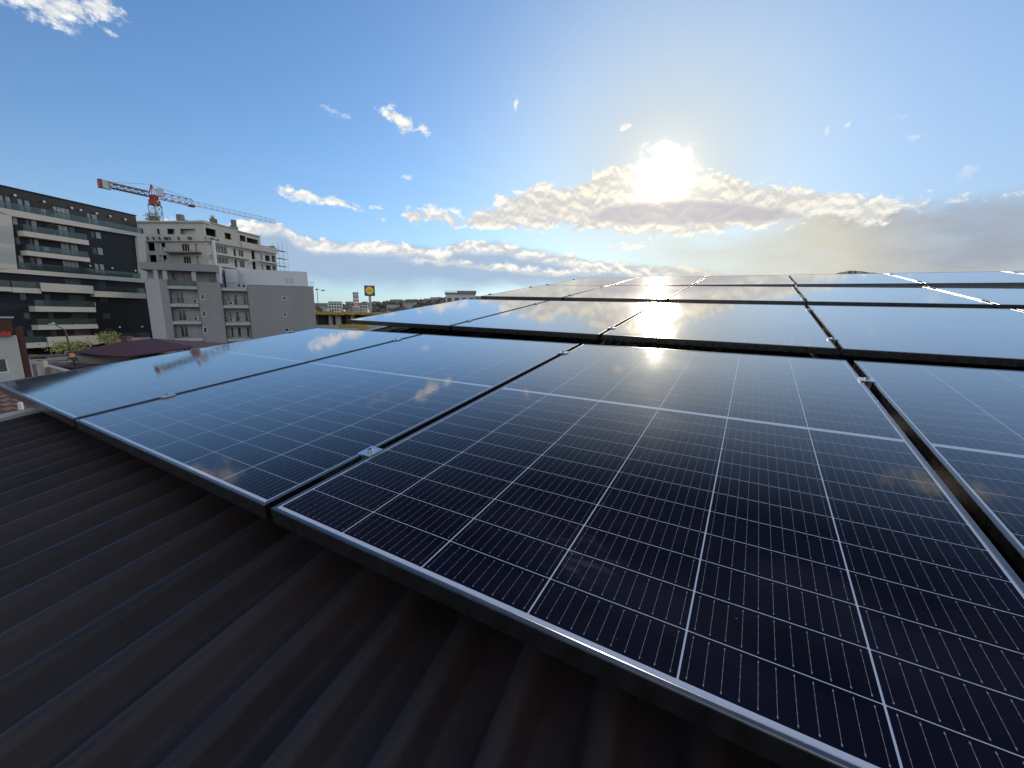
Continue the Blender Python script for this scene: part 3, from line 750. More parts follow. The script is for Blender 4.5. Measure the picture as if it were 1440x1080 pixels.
# ------------------------------------------------------------------ grey apartment block
def grey_block():
    B = bld('apartment_building', 'grey rendered apartment block with stacked balconies and long blank right wall', 'building', (-60.8, 70), 28)
    F = Face(B, M['grey']); holes = [(6.6, 7.22, 11.4, 12.42), (6.52, 7.14, 8.43, 9.47), (6.42, 7.0, 5.55, 6.62), (6.45, 7.0, 2.6, 3.6)]
    hr = [(19.2, 19.95, 11.56, 12.3), (19.1, 19.75, 8.5, 9.17), (19.1, 19.87, 5.6, 6.3)]
    F.wall(6.3, 9.75, 0, 14.45, 0, holes, ends=2.0)
    F.wall(13.65, 24.7, 0, 14.2, 0, hr, ends=12)
    for h in holes: window(B, *h, .08, 1, M['wframe'], M['pane'], .09)
    for h in hr: window(B, *h, .08, 1, M['wframe'], M['pane'], .09)
    # dark pier and turned tower at the left, its brighter lit face painted paler
    q = MB(); q.hprism([(1.25, -.2), (2.3, -.2), (2.3, 6), (1.25, 6)], 0, 14.75); q.build('pier', M['grey'], B)
    q = MB(); q.hprism([(-.75, .25), (1.25, -.203), (1.25, 6), (-.75, 6)], 0, 14.72); q.build('stair_tower', M['greyl'], B)
    # recess walls with balcony doors
    for (x0, x1, dr, zs) in ((2.3, 6.3, [(2.85, 4.0)], (13.7, 10.67, 7.68, 4.72, 1.75)), (9.75, 13.65, [(10.3, 10.75), (11.3, 11.95), (12.75, 13.3)], (13.6, 10.5, 7.42, 4.5, 1.5))):
        hs = []
        for z in zs[1:]:
            for (a, b) in dr: hs.append((a, b, z + .1, z + 2.1))
        Face(B, M['greyl'], 'recessed_wall').wall(x0, x1, 0, zs[0] - .1, 1.5, hs)
        for h in hs: window(B, *h, 1.6, 2 if h[1] - h[0] > .9 else 1, M['wframe'], M['pane'], .07, 'white framed balcony door')
        for z in zs:
            q = MB(); q.box(x0 + .02, x1 - .02, -.25, 1.5, z - .52, z); s_ = q.build('balcony', M['greyl'], B)
            q = MB()
            q.box(x0 + .05, x1 - .05, -.2, -.165, z + .92, z + .96)
            k = x0 + .1
            while k < x1 - .05: q.box(k - .012, k + .012, -.195, -.17, z, z + .92); k += .19
            q.build('railing', M['dark'], s_)
    for (x, z) in ((12.2, 13.8), (12.9, 13.75), (10.6, 10.6), (5.4, 10.85), (5.2, 7.85), (10.4, 7.6)):
        q = MB(); q.box(x, x + .8, .2, .55, z, z + .6); a_ = q.build('air_conditioner', M['cwhite'], B)
        q = MB(); q.bar((x + .3, .19, z + .3), (x + .3, .2, z + .3), .24, 14); q.build('fan_grille', M['dark'], a_)
    # top floor with a deep parapet on posts
    q = MB(); q.hprism([(-1.1, .2), (1.2, -.35), (9.75, -.35), (9.75, 7), (-1.1, 7)], 16.25, 17.45); q.build('parapet', M['grey'], B)
    for (a, b) in ((.6, 1.2), (1.8, 2.4), (5.75, 6.35), (9.3, 9.75)):
        q = MB(); q.box(a, b, -.1, .4, 14.45, 16.25); q.build('post', M['greyl'], B)
    Face(B, M['greyl'], 'top_floor_wall').wall(-.7, 9.75, 14.45, 16.25, 2.2, [(2.6, 3.4, 14.5, 15.9), (4.2, 5.6, 14.5, 16.0), (8.0, 9.1, 14.5, 15.8)])
    for h in ((2.6, 3.4, 14.5, 15.9), (4.2, 5.6, 14.5, 16.0), (8.0, 9.1, 14.5, 15.8)): window(B, *h, 2.3, 2, M['dframe'], M['paned'], .07)
    q = MB(); q.box(2.35, 5.75, -.06, -.045, 13.75, 14.7); q.build('glass_railing', M['rglass'], B)
    # bodies
    q = MB(); q.box(2.3, 9.75, 1.75, 12, 0, 14.4); q.box(9.75, 13.65, 1.75, 12, 0, 13.4); q.box(13.65, 24.7, .3, 12, 0, 13.9); q.box(-.7, 9.7, 2.45, 12, 14.4, 16.2)
    q.build('building_core', M['grey'], B)
    q = MB(); q.box(13.6, 24.78, -.06, 12.05, 14.2, 14.28); q.build('coping', M['grey'], B)
    # set back white upper floor
    hs = [(19.9, 20.55, 15.0, 16.15), (20.75, 21.4, 15.0, 16.15), (12.15, 12.85, 14.7, 16.5)]
    Face(B, M['white'], 'upper_floor_wall').wall(11.9, 24.0, 13.9, 17.6, 6.0, hs, ends=7)
    for h in hs: window(B, *h, 6.1, 1, M['wframe'], M['panel'], .07)
    q = MB(); q.box(11.9, 24.0, 6.3, 13, 13.9, 17.5); q.box(10.0, 12.0, 5.0, 12, 13.4, 17.4); q.build('upper_floor', M['white'], B)
    # downpipe with a pale top and soil stack
    q = MB(); q.box(9.78, 10.02, -.24, -.02, 14.3, 17.75); q.box(9.78, 11.3, -.26, -.03, 17.5, 17.78); q.build('chimney_duct', M['white'], B)
    q = MB(); q.bar((9.86, -.16, 0), (9.86, -.16, 14.3), .1, 8); q.bar((13.6, -.12, 0), (13.6, -.12, 13.2), .06, 8); q.build('downpipe', M['dark'], B)
    # white rail at the right end of the roof
    q = MB()
    for k in range(12): q.box(21.9 + k * .27 - .03, 21.9 + k * .27 + .03, 3.0, 3.06, 14.28, 15.3)
    q.box(21.8, 25.0, 2.99, 3.07, 15.3, 15.38); q.box(21.8, 25.0, 2.99, 3.07, 14.7, 14.76); q.build('roof_railing', M['white'], B)
grey_block()

# ------------------------------------------------------------------ concrete building under construction
def shell_building():
    B = bld('unfinished_building', 'unfinished bare concrete building under the tower crane', 'building', (-66.5, 92), 0)
    F = Face(B, M['conc']); H = []
    for (a, b) in ((-14.2, -13.3), (-10.4, -9.8), (-8.2, -6.55), (-5.35, -2.0)): H.append((a, b, 26.05, 27.2))
    levels = (22.6, 20.0, 17.2, 14.4, 11.6, 8.8, 6.0, 3.2)
    for z in levels:
        H += [(-12.8, -11.3, z, z + 1.75), (-10.6, -9.0, z + .1, z + 1.7), (-5.5, -3.8, z - .1, z + 1.45), (-2.55, -2.0, z - .1, z + 1.5)]
    F.wall(-15.5, 0, 0, 28.7, 0, H, deep=.3)
    for z in levels[:6]:
        window(B, -5.5, -3.8, z - .1, z + 1.45, .2, 3, M['conc'], M['pane'], .09)
        q = MB(); q.box(-10.59, -9.9, .22, .24, z + .12, z + 1.68); q.box(-9.7, -9.02, .22, .24, z + .12, z + .8); q.build('plastic_sheet', M['plastic'], B)
    q = MB(); q.box(-2.5, -2.1, .35, .4, 22.9, 24.0); q.box(-2.5, -2.1, .35, .4, 20.2, 21.3); q.build('lit_opening_board', M['beige'], B)  # pale boards paint the lit yellow look of these openings
    for z in levels[:4]:
        q = MB(); q.box(-8.4, -1.2, -1.2, .1, z - .55, z - .3); q.build('balcony_slab', M['concd'], B)
    # round holes and fixtures of the parapet under the top floor
    q = MB(); q.box(-15.5, -.0, -.35, 0, 24.55, 25.95); pr = q.build('parapet', M['conc'], B)
    for x in (-12.3, -11.0, -9.7, -8.55, -8.1, -7.5, -5.6, -3.4, -2.9):
        q = MB(); q.bar((x, -.48, 25.25), (x, -.35, 25.25), .2, 8); q.bar((x + .12, -.47, 24.95), (x + .12, -.35, 24.95), .16, 8); q.build('fixing', M['dark'], pr)
    q = MB(); q.box(-16, .15, -.35, 14, 28.45, 28.8); q.build('roof_slab', M['conc'], B)
    # slabs and rear walls seen through the openings
    q = MB()
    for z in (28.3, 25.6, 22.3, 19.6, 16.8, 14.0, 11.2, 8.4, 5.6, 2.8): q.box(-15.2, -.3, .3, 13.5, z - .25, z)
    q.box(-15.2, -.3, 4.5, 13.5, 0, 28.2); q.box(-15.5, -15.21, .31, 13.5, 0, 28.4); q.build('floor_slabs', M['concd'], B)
    # right hand wing, its own direction
    Wn = bpy.data.objects.new('wing', None); COL.objects.link(Wn); Wn.parent = B; Wn.rotation_euler = (0, 0, R(80)); Wn.location = (0, 0, 0)
    def pt(mb, name, m): return mb.build(name, m, Wn)
    H = [(.25, 3.1, 25.95, 27.6), (5.3, 7.1, 26.1, 27.5)]
    H2 = [(10.2, 12.0, 26.1, 27.9), (12.3, 15.9, 26.1, 27.7)]
    lo = []
    for z in (22.6, 20.1, 17.3, 14.5, 11.7):
        lo += [(2.0, 5.3, z, z + 1.7), (7.0, 7.7, z - .1, z + 1.6), (8.4, 9.9, z, z + 1.65), (12.3, 13.4, z - .1, z + 1.95), (15.2, 15.7, z, z + 1.5), (16.7, 18.4, z, z + 1.5), (18.9, 20.3, z - .1, z + 1.7)]
    Fw = Face(Wn, M['conc'], 'wing_wall')
    Fw.wall(0, 20.6, 0, 24.9, 0, lo, deep=.3, ends=10)
    Fw.wall(0, 8.9, 24.9, 28.8, .25, H, deep=.3, ends=8)
    Fw.wall(9.2, 16.6, 24.9, 28.6, .9, H2, deep=.3, ends=8)
    for z in (22.6, 20.1, 17.3):
        window(Wn, 2.0, 5.3, z, z + 1.7, .2, 4, M['wframe'], M['paned'], .07); window(Wn, 8.4, 9.9, z, z + 1.65, .2, 2, M['conc'], M['pane'], .09)
    q = MB(); q.box(0, 9.1, -.4, 0, 24.65, 25.85); q.box(9.1, 15.6, -.5, 0, 24.75, 26.2); q.box(15.6, 20.7, -.45, 0, 24.9, 26.35); pr = pt(q, 'parapet', M['conc'])
    for x in (1.0, 1.5, 2.6):
        q = MB(); q.bar((x, -.52, 25.3), (x, -.4, 25.3), .25, 8); q.build('fixing', M['dark'], pr)
    for z in (22.25, 19.7, 16.9, 14.1):
        q = MB(); q.box(2.0, 11.2, -.7, 0, z - .1, z + .12); q.box(14.6, 20.5, -.6, 0, z, z + .3); pt(q, 'balcony_slab', M['white'])
    q = MB()
    for z in (28.2, 24.6, 22.1, 19.5, 16.7, 13.9, 11.1): q.box(.3, (16.3 if z > 28 else 20.3), 1.3, 9.5, z - .25, z)
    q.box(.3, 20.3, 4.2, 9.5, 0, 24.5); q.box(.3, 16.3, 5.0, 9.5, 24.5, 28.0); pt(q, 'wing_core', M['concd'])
    q = MB(); q.box(0, 9.0, .1, 8.5, 28.81, 29.0); q.box(9.1, 16.8, .7, 8.5, 28.61, 28.8); q.box(0, 20.6, .4, 10, 24.95, 25.0); pt(q, 'wing_roof', M['conc'])
    q = MB(); q.box(20.0, 20.5, .0, 1.5, 26.36, 26.9); pt(q, 'roof_upstand', M['concd'])
    # white rubble chute
    q = MB()
    for k in range(6): q.bar((1.15, -.62, 19.2 + k * .95), (1.15, -.62, 20.2 + k * .95), .26, 10, .34)
    q.build('rubble_chute', M['cwhite'], Wn)
    # chimneys
    for (x, y, w_, z1, m) in ((-6.6, 2.2, .55, 30.6, 'concd'), (-11.9, 1.6, .75, 30.0, 'wood'), (-5.9, 2.4, .3, 29.6, 'wood')):
        q = MB(); q.box(x - w_, x + w_, y - .5, y + .5, 28.8, z1); c = q.build('chimney', M[m], B)
    for (x, y, w_, z1, m) in ((8.95, 1.0, .4, 31.0, 'concd'), (11.0, 3.0, .9, 30.0, 'wood'), (4.3, 1.8, .6, 30.3, 'wood')):
        q = MB(); q.box(x - w_, x + w_, y - .4, y + .4, 28.8, z1); c = q.build('chimney', M[m], Wn)
        if m == 'wood':
            q = MB(); rr_ = random.Random(int(x * 7))
            for k in range(9): q.bar((x + rr_.uniform(-w_, w_), y + rr_.uniform(-.3, .3), z1 - .4), (x + rr_.uniform(-w_, w_), y + rr_.uniform(-.3, .3), z1 + rr_.uniform(.2, .8)), .05)
            q.build('starter_bars', M['wood'], c)
    q = MB(); rr_ = random.Random(8)
    for k in range(14):
        z = 28.9 + k * .13; q.bar((-12.9 - rr_.uniform(0, .9), 1.2 + rr_.uniform(-.5, .5), z), (-11.2 + rr_.uniform(0, .9), 1.5 + rr_.uniform(-.5, .5), z + rr_.uniform(-.05, .1)), .07)
    dissolve(Wn)
    tm = q.build('timber_stack', M['wood'], None); tm.matrix_world = Matrix.Translation((-66.5, 92, 0)); tag(tm, 'rough stack of timber on the roof of the unfinished building', 'timber')
    return B
shell_building()
def scaffold():
    a = R(80); ex = Vector((math.cos(a), math.sin(a), 0)); o = Vector((-66.5, 92, 0))
    t = thing('scaffolding', 'tube scaffolding at right end of the unfinished building', 'scaffolding', o + ex * 21.2 + Vector((.3, 0, 0)), a)
    q = MB()
    for x in (0, 1.8, 3.4):
        for y in (0, 1.4): q.bar((x, y, 0), (x, y, 28.2), .03, 6)
    for z in range(2, 28, 2):
        for y in (0, 1.4): q.bar((0, y, z + .9), (3.4, y, z + .9), .02, 4)
        for x in (0, 1.8, 3.4): q.bar((x, 0, z), (x, 1.4, z), .02, 4)
    q.build('tubes', M['csteel'], t)
    q = MB()
    for z in range(2, 28, 2): q.box(0, 3.4, .1, 1.3, z, z + .05)
    q.build('deck', M['wood'], t)
scaffold()

# ------------------------------------------------------------------ tower crane
def lattice(q, a, b, w, n, r, tri=False):
    a = Vector(a); b = Vector(b); ax = (b - a).normalized()
    up = Vector((0, 0, 1)) if abs(ax.z) < .9 else Vector((0, 1, 0)); sx = ax.cross(up).normalized(); sy = sx.cross(ax).normalized()
    offs = [sx * w / 2 - sy * w / 2, -sx * w / 2 - sy * w / 2, sy * w * .55] if tri else [sx * w / 2 + sy * w / 2, -sx * w / 2 + sy * w / 2, -sx * w / 2 - sy * w / 2, sx * w / 2 - sy * w / 2]
    for o in offs: q.bar(a + o, b + o, r)
    m = len(offs)
    for k in range(n):
        p0 = a + (b - a) * k / n; p1 = a + (b - a) * (k + 1) / n
        for i in range(m):
            j = (i + 1) % m
            q.bar(p0 + offs[i], p1 + offs[j], r * .6); q.bar(p1 + offs[i], p1 + offs[j], r * .6)
def crane():
    t = thing('tower_crane', 'red and white tower crane above the unfinished building', 'crane', (-83.6, 100.5, 0))
    q = MB(); lattice(q, (0, 0, 0), (0, 0, 34.2), 1.7, 20, .10); q.build('mast', M['csteel'], t)
    q = MB(); q.bar((0, 0, 34.2), (0, 0, 35.2), 1.15, 8); q.box(-.6, .6, -.6, .6, 35.2, 36.4); q.build('slewing_ring', M['red'], t)
    j = bpy.data.objects.new('upper_works', None); COL.objects.link(j); j.parent = t; j.location = (0, 0, 36.4); j.rotation_euler = (0, 0, R(90 - 23.5))
    q = MB()
    for s in (-.6, .6):
        q.bar((-.6, s, 0), (-.2, 0, 2.3), .10); q.bar((.7, s, 0), (-.2, 0, 2.3), .10)
    q.bar((-.4, -.3, 1.2), (-.4, .3, 1.2), .08); q.build('apex', M['red'], j)
    q = MB(); q.box(.3, 1.4, -1.5, -.5, -.2, 1.5); c = q.build('cab', M['cwhite'], j)
    q = MB(); q.box(1.402, 1.42, -1.4, -.6, .4, 1.35); q.build('cab_window', M['pane'], c)
    q = MB(); lattice(q, (.9, 0, .2), (8.2, 0, .25), 1.4, 5, .08, True); q.build('jib_root', M['red'], j)
    q = MB(); lattice(q, (8.2, 0, .2), (30.5, 0, .3), 1.0, 15, .042, True); q.build('jib', M['jib'], j)
    q = MB(); lattice(q, (-.8, 0, .0), (-8.2, 0, .0), 1.0, 6, .11); q.build('counter_jib', M['rust'], j)
    q = MB(); q.box(-9.3, -7.8, -.5, .5, -.9, .75); q.build('counterweight', M['cwhite'], j)
    q = MB(); q.box(-9.7, -9.302, -.52, .52, -.95, .8); q.build('counterweight_end', M['red'], j)
    q = MB(); q.bar((-.2, 0, 2.3), (-7.6, 0, .7), .04); q.bar((-.2, 0, 2.3), (8.0, 0, 1.1), .04); q.build('tie_rope', M['csteel'], j)
    q = MB(); q.box(7.3, 8.5, -.6, .6, -.75, -.45); tr = q.build('trolley', M['red'], j)
    dissolve(j)
crane()

# ------------------------------------------------------------------ construction deck with yellow formwork, signs, lamp masts
def deck():
    t = thing('construction_site', 'concrete deck on pillars edged with yellow formwork, half hidden by panels', 'construction site', (-57.5, 120, 0), R(-3))
    q = MB(); q.box(-14, 44, 0, 26, 9.05, 9.35); q.build('deck_slab', M['conc'], t)
    q = MB(); rr_ = random.Random(2)
    for k in range(58): q.box(-14 + k, -13.06 + k, -.25 - rr_.random() * .15, -.02, 9.0 + rr_.uniform(-.15, .1), 9.75 + rr_.uniform(-.25, .35))
    q.build('formwork', M['yellow'], t)
    q = MB(); rr_ = random.Random(12)
    for k in range(40): q.box(-13 + k * 1.4, -12.9 + k * 1.4, .4, .5, 9.35, 10.3 + rr_.random() * .4)
    q.build('guard_posts', M['wood'], t)
    for x in (-12, -6, -1.5, 3.9, 6.2, 10.5, 15, 20, 26, 32, 38):
        for y in (1.2, 12):
            q = MB(); w_ = .7 if x in (6.2, -1.5) else .45; q.box(x - w_, x + w_, y, y + .8, 0, 9.05); q.build('pillar', M['conc'], t)
    q = MB(); q.box(-14, 44, 18, 18.3, 0, 9.0); q.build('rear_wall', M['concd'], t)
    q = MB()
    for k in range(46): q.bar((-13 + k * 1.25, .6 + (k % 3) * 2, 0), (-13 + k * 1.25, .6 + (k % 3) * 2, 9.0), .06)
    q.build('props', M['wood'], t)
    q = MB(); q.box(-14, 44, -3.2, -2.9, 4.6, 6.1); q.build('lower_wall', M['conc'], t)
    q = MB(); q.box(8.5, 16.5, -3.3, -3.21, 5.4, 6.3); q.box(14, 26, -3.32, -3.21, 4.9, 5.5); q.build('lower_formwork', M['yellow'], t)
    rr_ = random.Random(6)
    for k, (x, lb) in enumerate(((2.5, 'pale stack of bags on the concrete deck, nearest the grey block'), (7.4, 'white bundle lying in the middle of the concrete deck'), (14.6, 'small white bundle on the deck below the sign pole'))):
        q = MB()
        for i in range(5): q.box(x - .8 + rr_.random() * .2, x + .7 + rr_.random() * .2, 1.0, 2.2, 9.35 + i * .22, 9.55 + i * .22)
        o = q.build('bag_stack', M['cwhite'], None, bevel=.05); o.matrix_world = t.matrix_basis; tag(o, lb, 'bags')
deck()
def text_mesh(body, size, m, parent, loc, rot=(R(90), 0, 0), name='lettering', ext=.02):
    cu = bpy.data.curves.new(name, 'FONT'); cu.body = body; cu.size = size; cu.extrude = ext; cu.align_x = 'CENTER'; cu.align_y = 'CENTER'
    tmp = bpy.data.objects.new('tmp', cu); COL.objects.link(tmp)
    dg = bpy.context.evaluated_depsgraph_get(); me = bpy.data.meshes.new_from_object(tmp.evaluated_get(dg)); bpy.data.objects.remove(tmp)
    me.materials.clear(); me.materials.append(m)
    o = bpy.data.objects.new(name, me); COL.objects.link(o); o.parent = parent; o.location = loc; o.rotation_euler = rot
    return o
def sign_pylon():
    t = thing('pylon_sign', 'tall pole sign with yellow disc on a dark blue square', 'sign', (-68.6, 200, 0), R(18))
    q = MB(); q.bar((0, 0, 0), (0, 0, 18.6), .62, 14); q.build('pole', M['pole'], t)
    q = MB(); q.box(-2.35, 2.35, -.9, 3.6, 18.4, 23.1); bx_ = q.build('sign_box', M['blue'], t)
    q = MB(); q.box(2.352, 2.42, -.6, 3.3, 18.8, 22.7); q.build('end_panel', M['beige'], bx_)
    for (r, m, y, nm) in ((1.95, 'sred', -.93, 'red_ring'), (1.78, 'syel', -.96, 'yellow_disc')):
        q = MB(); q.bar((0, -.9, 20.75), (0, y, 20.75), r, 40); q.build(nm, M[m], bx_)
    text_mesh('LIDL', 1.25, M['blue'], bx_, (0, -.98, 20.75))
    q = MB(); q.bar((.35, -.985, 20.9), (.35, -1.0, 20.9), .001); 
sign_pylon()
def totem():
    t = thing('totem_sign', 'slim totem sign of white, black and red boards beside the pole sign', 'sign', (-67.9, 180, 0), R(20))
    q = MB(); q.box(-1.15, -.85, -.15, .15, 0, 18.9); q.box(.85, 1.15, -.15, .15, 0, 18.9); q.build('post', M['pole'], t)
    z = 18.8
    for (h, m, nm) in ((.85, 'sblack', 'dark_board'), (.3, 'swhite', 'white_board'), (1.5, 'csteel', 'grey_board'), (.5, 'swhite', 'white_board'), (.75, 'sblack', 'dark_board'), (.75, 'swhite', 'white_board'), (1.15, 'sred', 'red_board'), (.5, 'swhite', 'white_board'), (1.2, 'csteel', 'grey_board')):
        q = MB(); q.box(-1.1, 1.1, -.32, .32, z - h + .03, z); b = q.build(nm, M[m], t); z -= h
        if m in ('sblack', 'sred'):
            q = MB(); q.box(-.7, -.2, -.335, -.322, z + h * .35, z + h * .7); q.box(-.05, .75, -.335, -.322, z + h * .35, z + h * .6); q.build('board_marks', M['swhite'], b)
totem()
def lamp_mast(loc, h, label, arm=2.2, heads=((0, 1.),)):
    t = thing('lamp_mast', label, 'lamp mast', loc)
    q = MB(); q.bar((0, 0, 0), (0, 0, h), .16, 8, .09); q.build('pole', M['dark'], t)
    q = MB(); q.bar((0, 0, h), (arm, 0, h - .15), .06); q.build('arm', M['dark'], t)
    q = MB(); q.box(-.4, .35, -.3, .3, h - .05, h + .35); q.build('lamp_head', M['dark'], t)
    q = MB(); q.box(arm - .35, arm + .4, -.3, .3, h - .45, h - .02); q.build('lamp_head', M['dark'], t)
lamp_mast((-70.4, 150, 0), 18.0, 'thin double headed lamp mast right of the grey block')
def street_lamp():
    t = thing('street_lamp', 'dark street lamp with curved arm in front of the black building', 'street lamp', (-48.85, 45, 0))
    q = MB(); q.bar((0, 0, 0), (0, 0, 3.6), .14, 8, .11); q.bar((0, 0, 3.6), (-.35, 0, 7.0), .10, 8, .07)
    q.build('pole', M['dark'], t)
    q = MB(); pv = Vector((-.35, 0, 7.0))
    for k in range(1, 7):
        a = k / 6 * R(80); nx_ = Vector((-.35 - 1.1 * math.sin(a) * 1.0, 0, 7.0 + .75 * math.sin(a * .9))); q.bar(pv, nx_, .05, 6); pv = nx_
    q.build('arm', M['dark'], t)
    q = MB(); q.bar(pv, pv + Vector((-.6, 0, -.12)), .16, 8, .08); q.build('lamp_head', M['pole'], t)
    s = thing('road_sign', 'round orange disc on a short dark post beside the street lamp', 'sign', (-47.75, 44.0, 0))
    q = MB(); q.bar((0, 0, 0), (0, 0, 4.1), .05, 8); q.build('post', M['dark'], s)
    q = MB(); q.bar((0, -.05, 4.35), (.02, -.09, 4.35), .23, 20); d_ = q.build('disc', M['orange'], s)
    q = MB(); q.box(-.13, .13, -.105, -.092, 4.32, 4.38); q.build('bar_mark', M['swhite'], d_)
street_lamp()

# ------------------------------------------------------------------ low houses, yard and trees between
def gable_tile(mb, p0, p1, p2, p3, n, m, h):         # wavy tiled slope between four corners (eave a-b, ridge d-c)
    p0, p1, p2, p3 = map(Vector, (p0, p1, p2, p3)); nor = (p1 - p0).cross(p3 - p0).normalized()
    N_ = n * 4
    for j in range(m):
        for i in range(N_):
            def P(a, b, lift):
                s, t_ = a / N_, b
                q = p0.lerp(p1, s).lerp(p3.lerp(p2, s), t_); return q + nor * (h * (.5 + .5 * math.cos(2 * math.pi * a / 4)) + lift)
            t0, t1 = j / m, (j + 1) / m
            mb.face([P(i, t0, h * .9), P(i + 1, t0, h * .9), P(i + 1, t1, 0), P(i, t1, 0)])
            mb.face([P(i, t0, h * .9), P(i, t0, 0), P(i + 1, t0, 0), P(i + 1, t0, h * .9)])
def red_house():
    B = bld('house', 'small whitewashed house with bright red tile roof at the left edge', 'house', (-42.5, 35, 0), 52)
    hs = [(-2.1, -.76, 3.75, 5.05), (-5.6, -4.2, 3.75, 5.05)]
    Face(B, M['oldwall']).wall(-9, 0, 0, 6.9, 0, hs, ends=7)
    for h in hs: window(B, *h, .1, 2, M['wframe'], M['pane'], .12)
    q = MB(); q.box(-9, -.02, .3, 7, 0, 6.85); q.build('house_core', M['oldwall'], B)
    q = MB(); gable_tile(q, (-9.4, -.35, 6.85), (-.28, -.35, 6.85), (-.28, 1.0, 7.5), (-9.4, 1.0, 7.5), 30, 3, .05); gable_tile(q, (-9.4, 1.6, 7.5), (-.9, 1.6, 7.5), (-.9, 3.6, 8.1), (-9.4, 3.6, 8.1), 28, 4, .05)
    q.face([(-9.4, 7.2, 6.9), (-.4, 7.2, 6.9), (-.4, 3.6, 8.08), (-9.4, 3.6, 8.08)]); q.build('roof', M['redtile'], B)
    q = MB(); q.box(-9.2, -.3, -.1, 6.9, 6.86, 6.92); q.build('eave', M['brick'], B)
    q = MB(); q.box(-.85, -.1, .35, 1.3, 6.0, 8.35); c = q.build('chimney', M['brick'], B)
    q = MB(); q.box(-1.0, .05, .2, 1.45, 8.35, 8.5); q.build('chimney_cap', M['pole'], c)
    q = MB(); q.box(.003, .42, .15, 1.1, 0, 7.6); q.build('brick_pier', M['brick'], B)
red_house()
def maroon_house():
    B = bld('house', 'low house with maroon sheet roof and small chimney below the black building', 'house', (-44.5, 50, 0), 0)
    q = MB(); q.hprism([(-5.6, -3.4), (6.0, -3.4), (6.6, 2.8), (-5.6, 2.8)], 0, 3.9); q.build('wall', M['concd'], B)
    q = MB()
    rg0, rg1 = (-4.2, .6, 5.25), (.4, .2, 5.68)
    e0, e1, e2, e3 = (-6.9, -2.4, 4.3), (2.3, -5.6, 4.05), (7.9, -3.4, 4.9), (7.4, 3.2, 4.9); e4 = (-6.4, 3.2, 4.4)
    def tri(*p): q.face(p)
    tri(e0, (-2.2, -4.4, 4.12), rg1, rg0); tri((-2.2, -4.4, 4.12), e1, rg1); tri(e1, e2, rg1); tri(e2, e3, rg1); tri(e3, e4, rg0, rg1); tri(e4, e0, rg0)
    o = q.build('roof', M['tile'], B); o.modifiers.new('thick', 'SOLIDIFY').thickness = .14
    q = MB(); q.box(-3.65, -2.85, .1, .8, 4.6, 5.95); c = q.build('chimney', M['tile'], B)
    q = MB(); q.box(-3.75, -2.75, 0, .9, 5.95, 6.07); q.build('chimney_cap', M['tile'], c)
    q = MB(); q.bar((-6.6, -2.6, 4.12), (-2.2, -4.6, 3.95), .07, 6); q.bar((-2.2, -4.6, 3.95), (2.3, -5.8, 3.9), .07, 6); q.build('gutter', M['dark'], B)
    q = MB(); q.hprism([(-7.2, -5.2), (-2.8, -6.6), (-1.5, -3.6), (-6.0, -2.6)], 2.9, 3.1); q.build('porch_roof', M['tile'], B)
maroon_house()
def yard():
    # tan garden wall with a post, clutter of low sheds and planks
    t = thing('garden_wall', 'tan rendered garden wall with a corner post left of the panels', 'wall', (-48.0, 41.7, 0), 0)
    q = MB(); q.hprism([(-16, 10.35), (-15.85, 10.55), (7.15, -4.2), (7.0, -4.4)], 0, 3.3); q.build('wall_face', M['plaster'], t)
    q = MB(); q.hprism([(-16.1, 10.3), (-15.8, 10.7), (7.25, -4.15), (6.95, -4.55)], 3.3, 3.42); q.build('wall_coping', M['kerb'], t)
    q = MB(); q.box(-.2, .2, -.55, -.15, 0, 4.0); q.build('corner_post', M['plaster'], t)
    t = thing('shed', 'dark tumbledown shed behind the tan garden wall', 'shed', (-67, 57, 0), .3)
    q = MB(); q.box(-4, 4, -2, 2, 0, 2.6); q.build('shed_wall', M['wood'], t)
    q = MB(); q.prism([(-4.3, 2.75), (4.3, 3.1), (4.3, 3.2), (-4.3, 2.85)], -2.3, 2.3); q.build('shed_roof', M['concd'], t)
    rr_ = random.Random(21)
    for k, (x, y, z, lb) in enumerate(((-61.5, 52.5, 3.0, 'grey planks heaped behind the tan garden wall, left heap'), (-52.0, 46.5, 3.3, 'long pale planks lying beside the street lamp foot'))):
        q = MB()
        for i in range(9):
            a = rr_.uniform(-.5, .5); d = Vector((math.cos(a), math.sin(a), rr_.uniform(-.08, .08))) * rr_.uniform(.8, 1.9); c = Vector((rr_.uniform(-1, 1), rr_.uniform(-.8, .8), i * .07))
            q.bar(c - d, c + d, .09)
        o = q.build('plank_heap', M['wood'] if k == 0 else M['kerb'], None); o.location = (x, y, z - .05); tag(o, lb, 'planks')
        q = MB(); q.box(-2, 2, -1.2, 1.2, 0, z - .1); s_ = q.build('lean_to', M['concd'], None); s_.location = (x, y, 0); tag(s_, 'low dark lean-to carrying the %s' % ('grey plank heap' if k == 0 else 'pale planks'), 'shed')
yard()
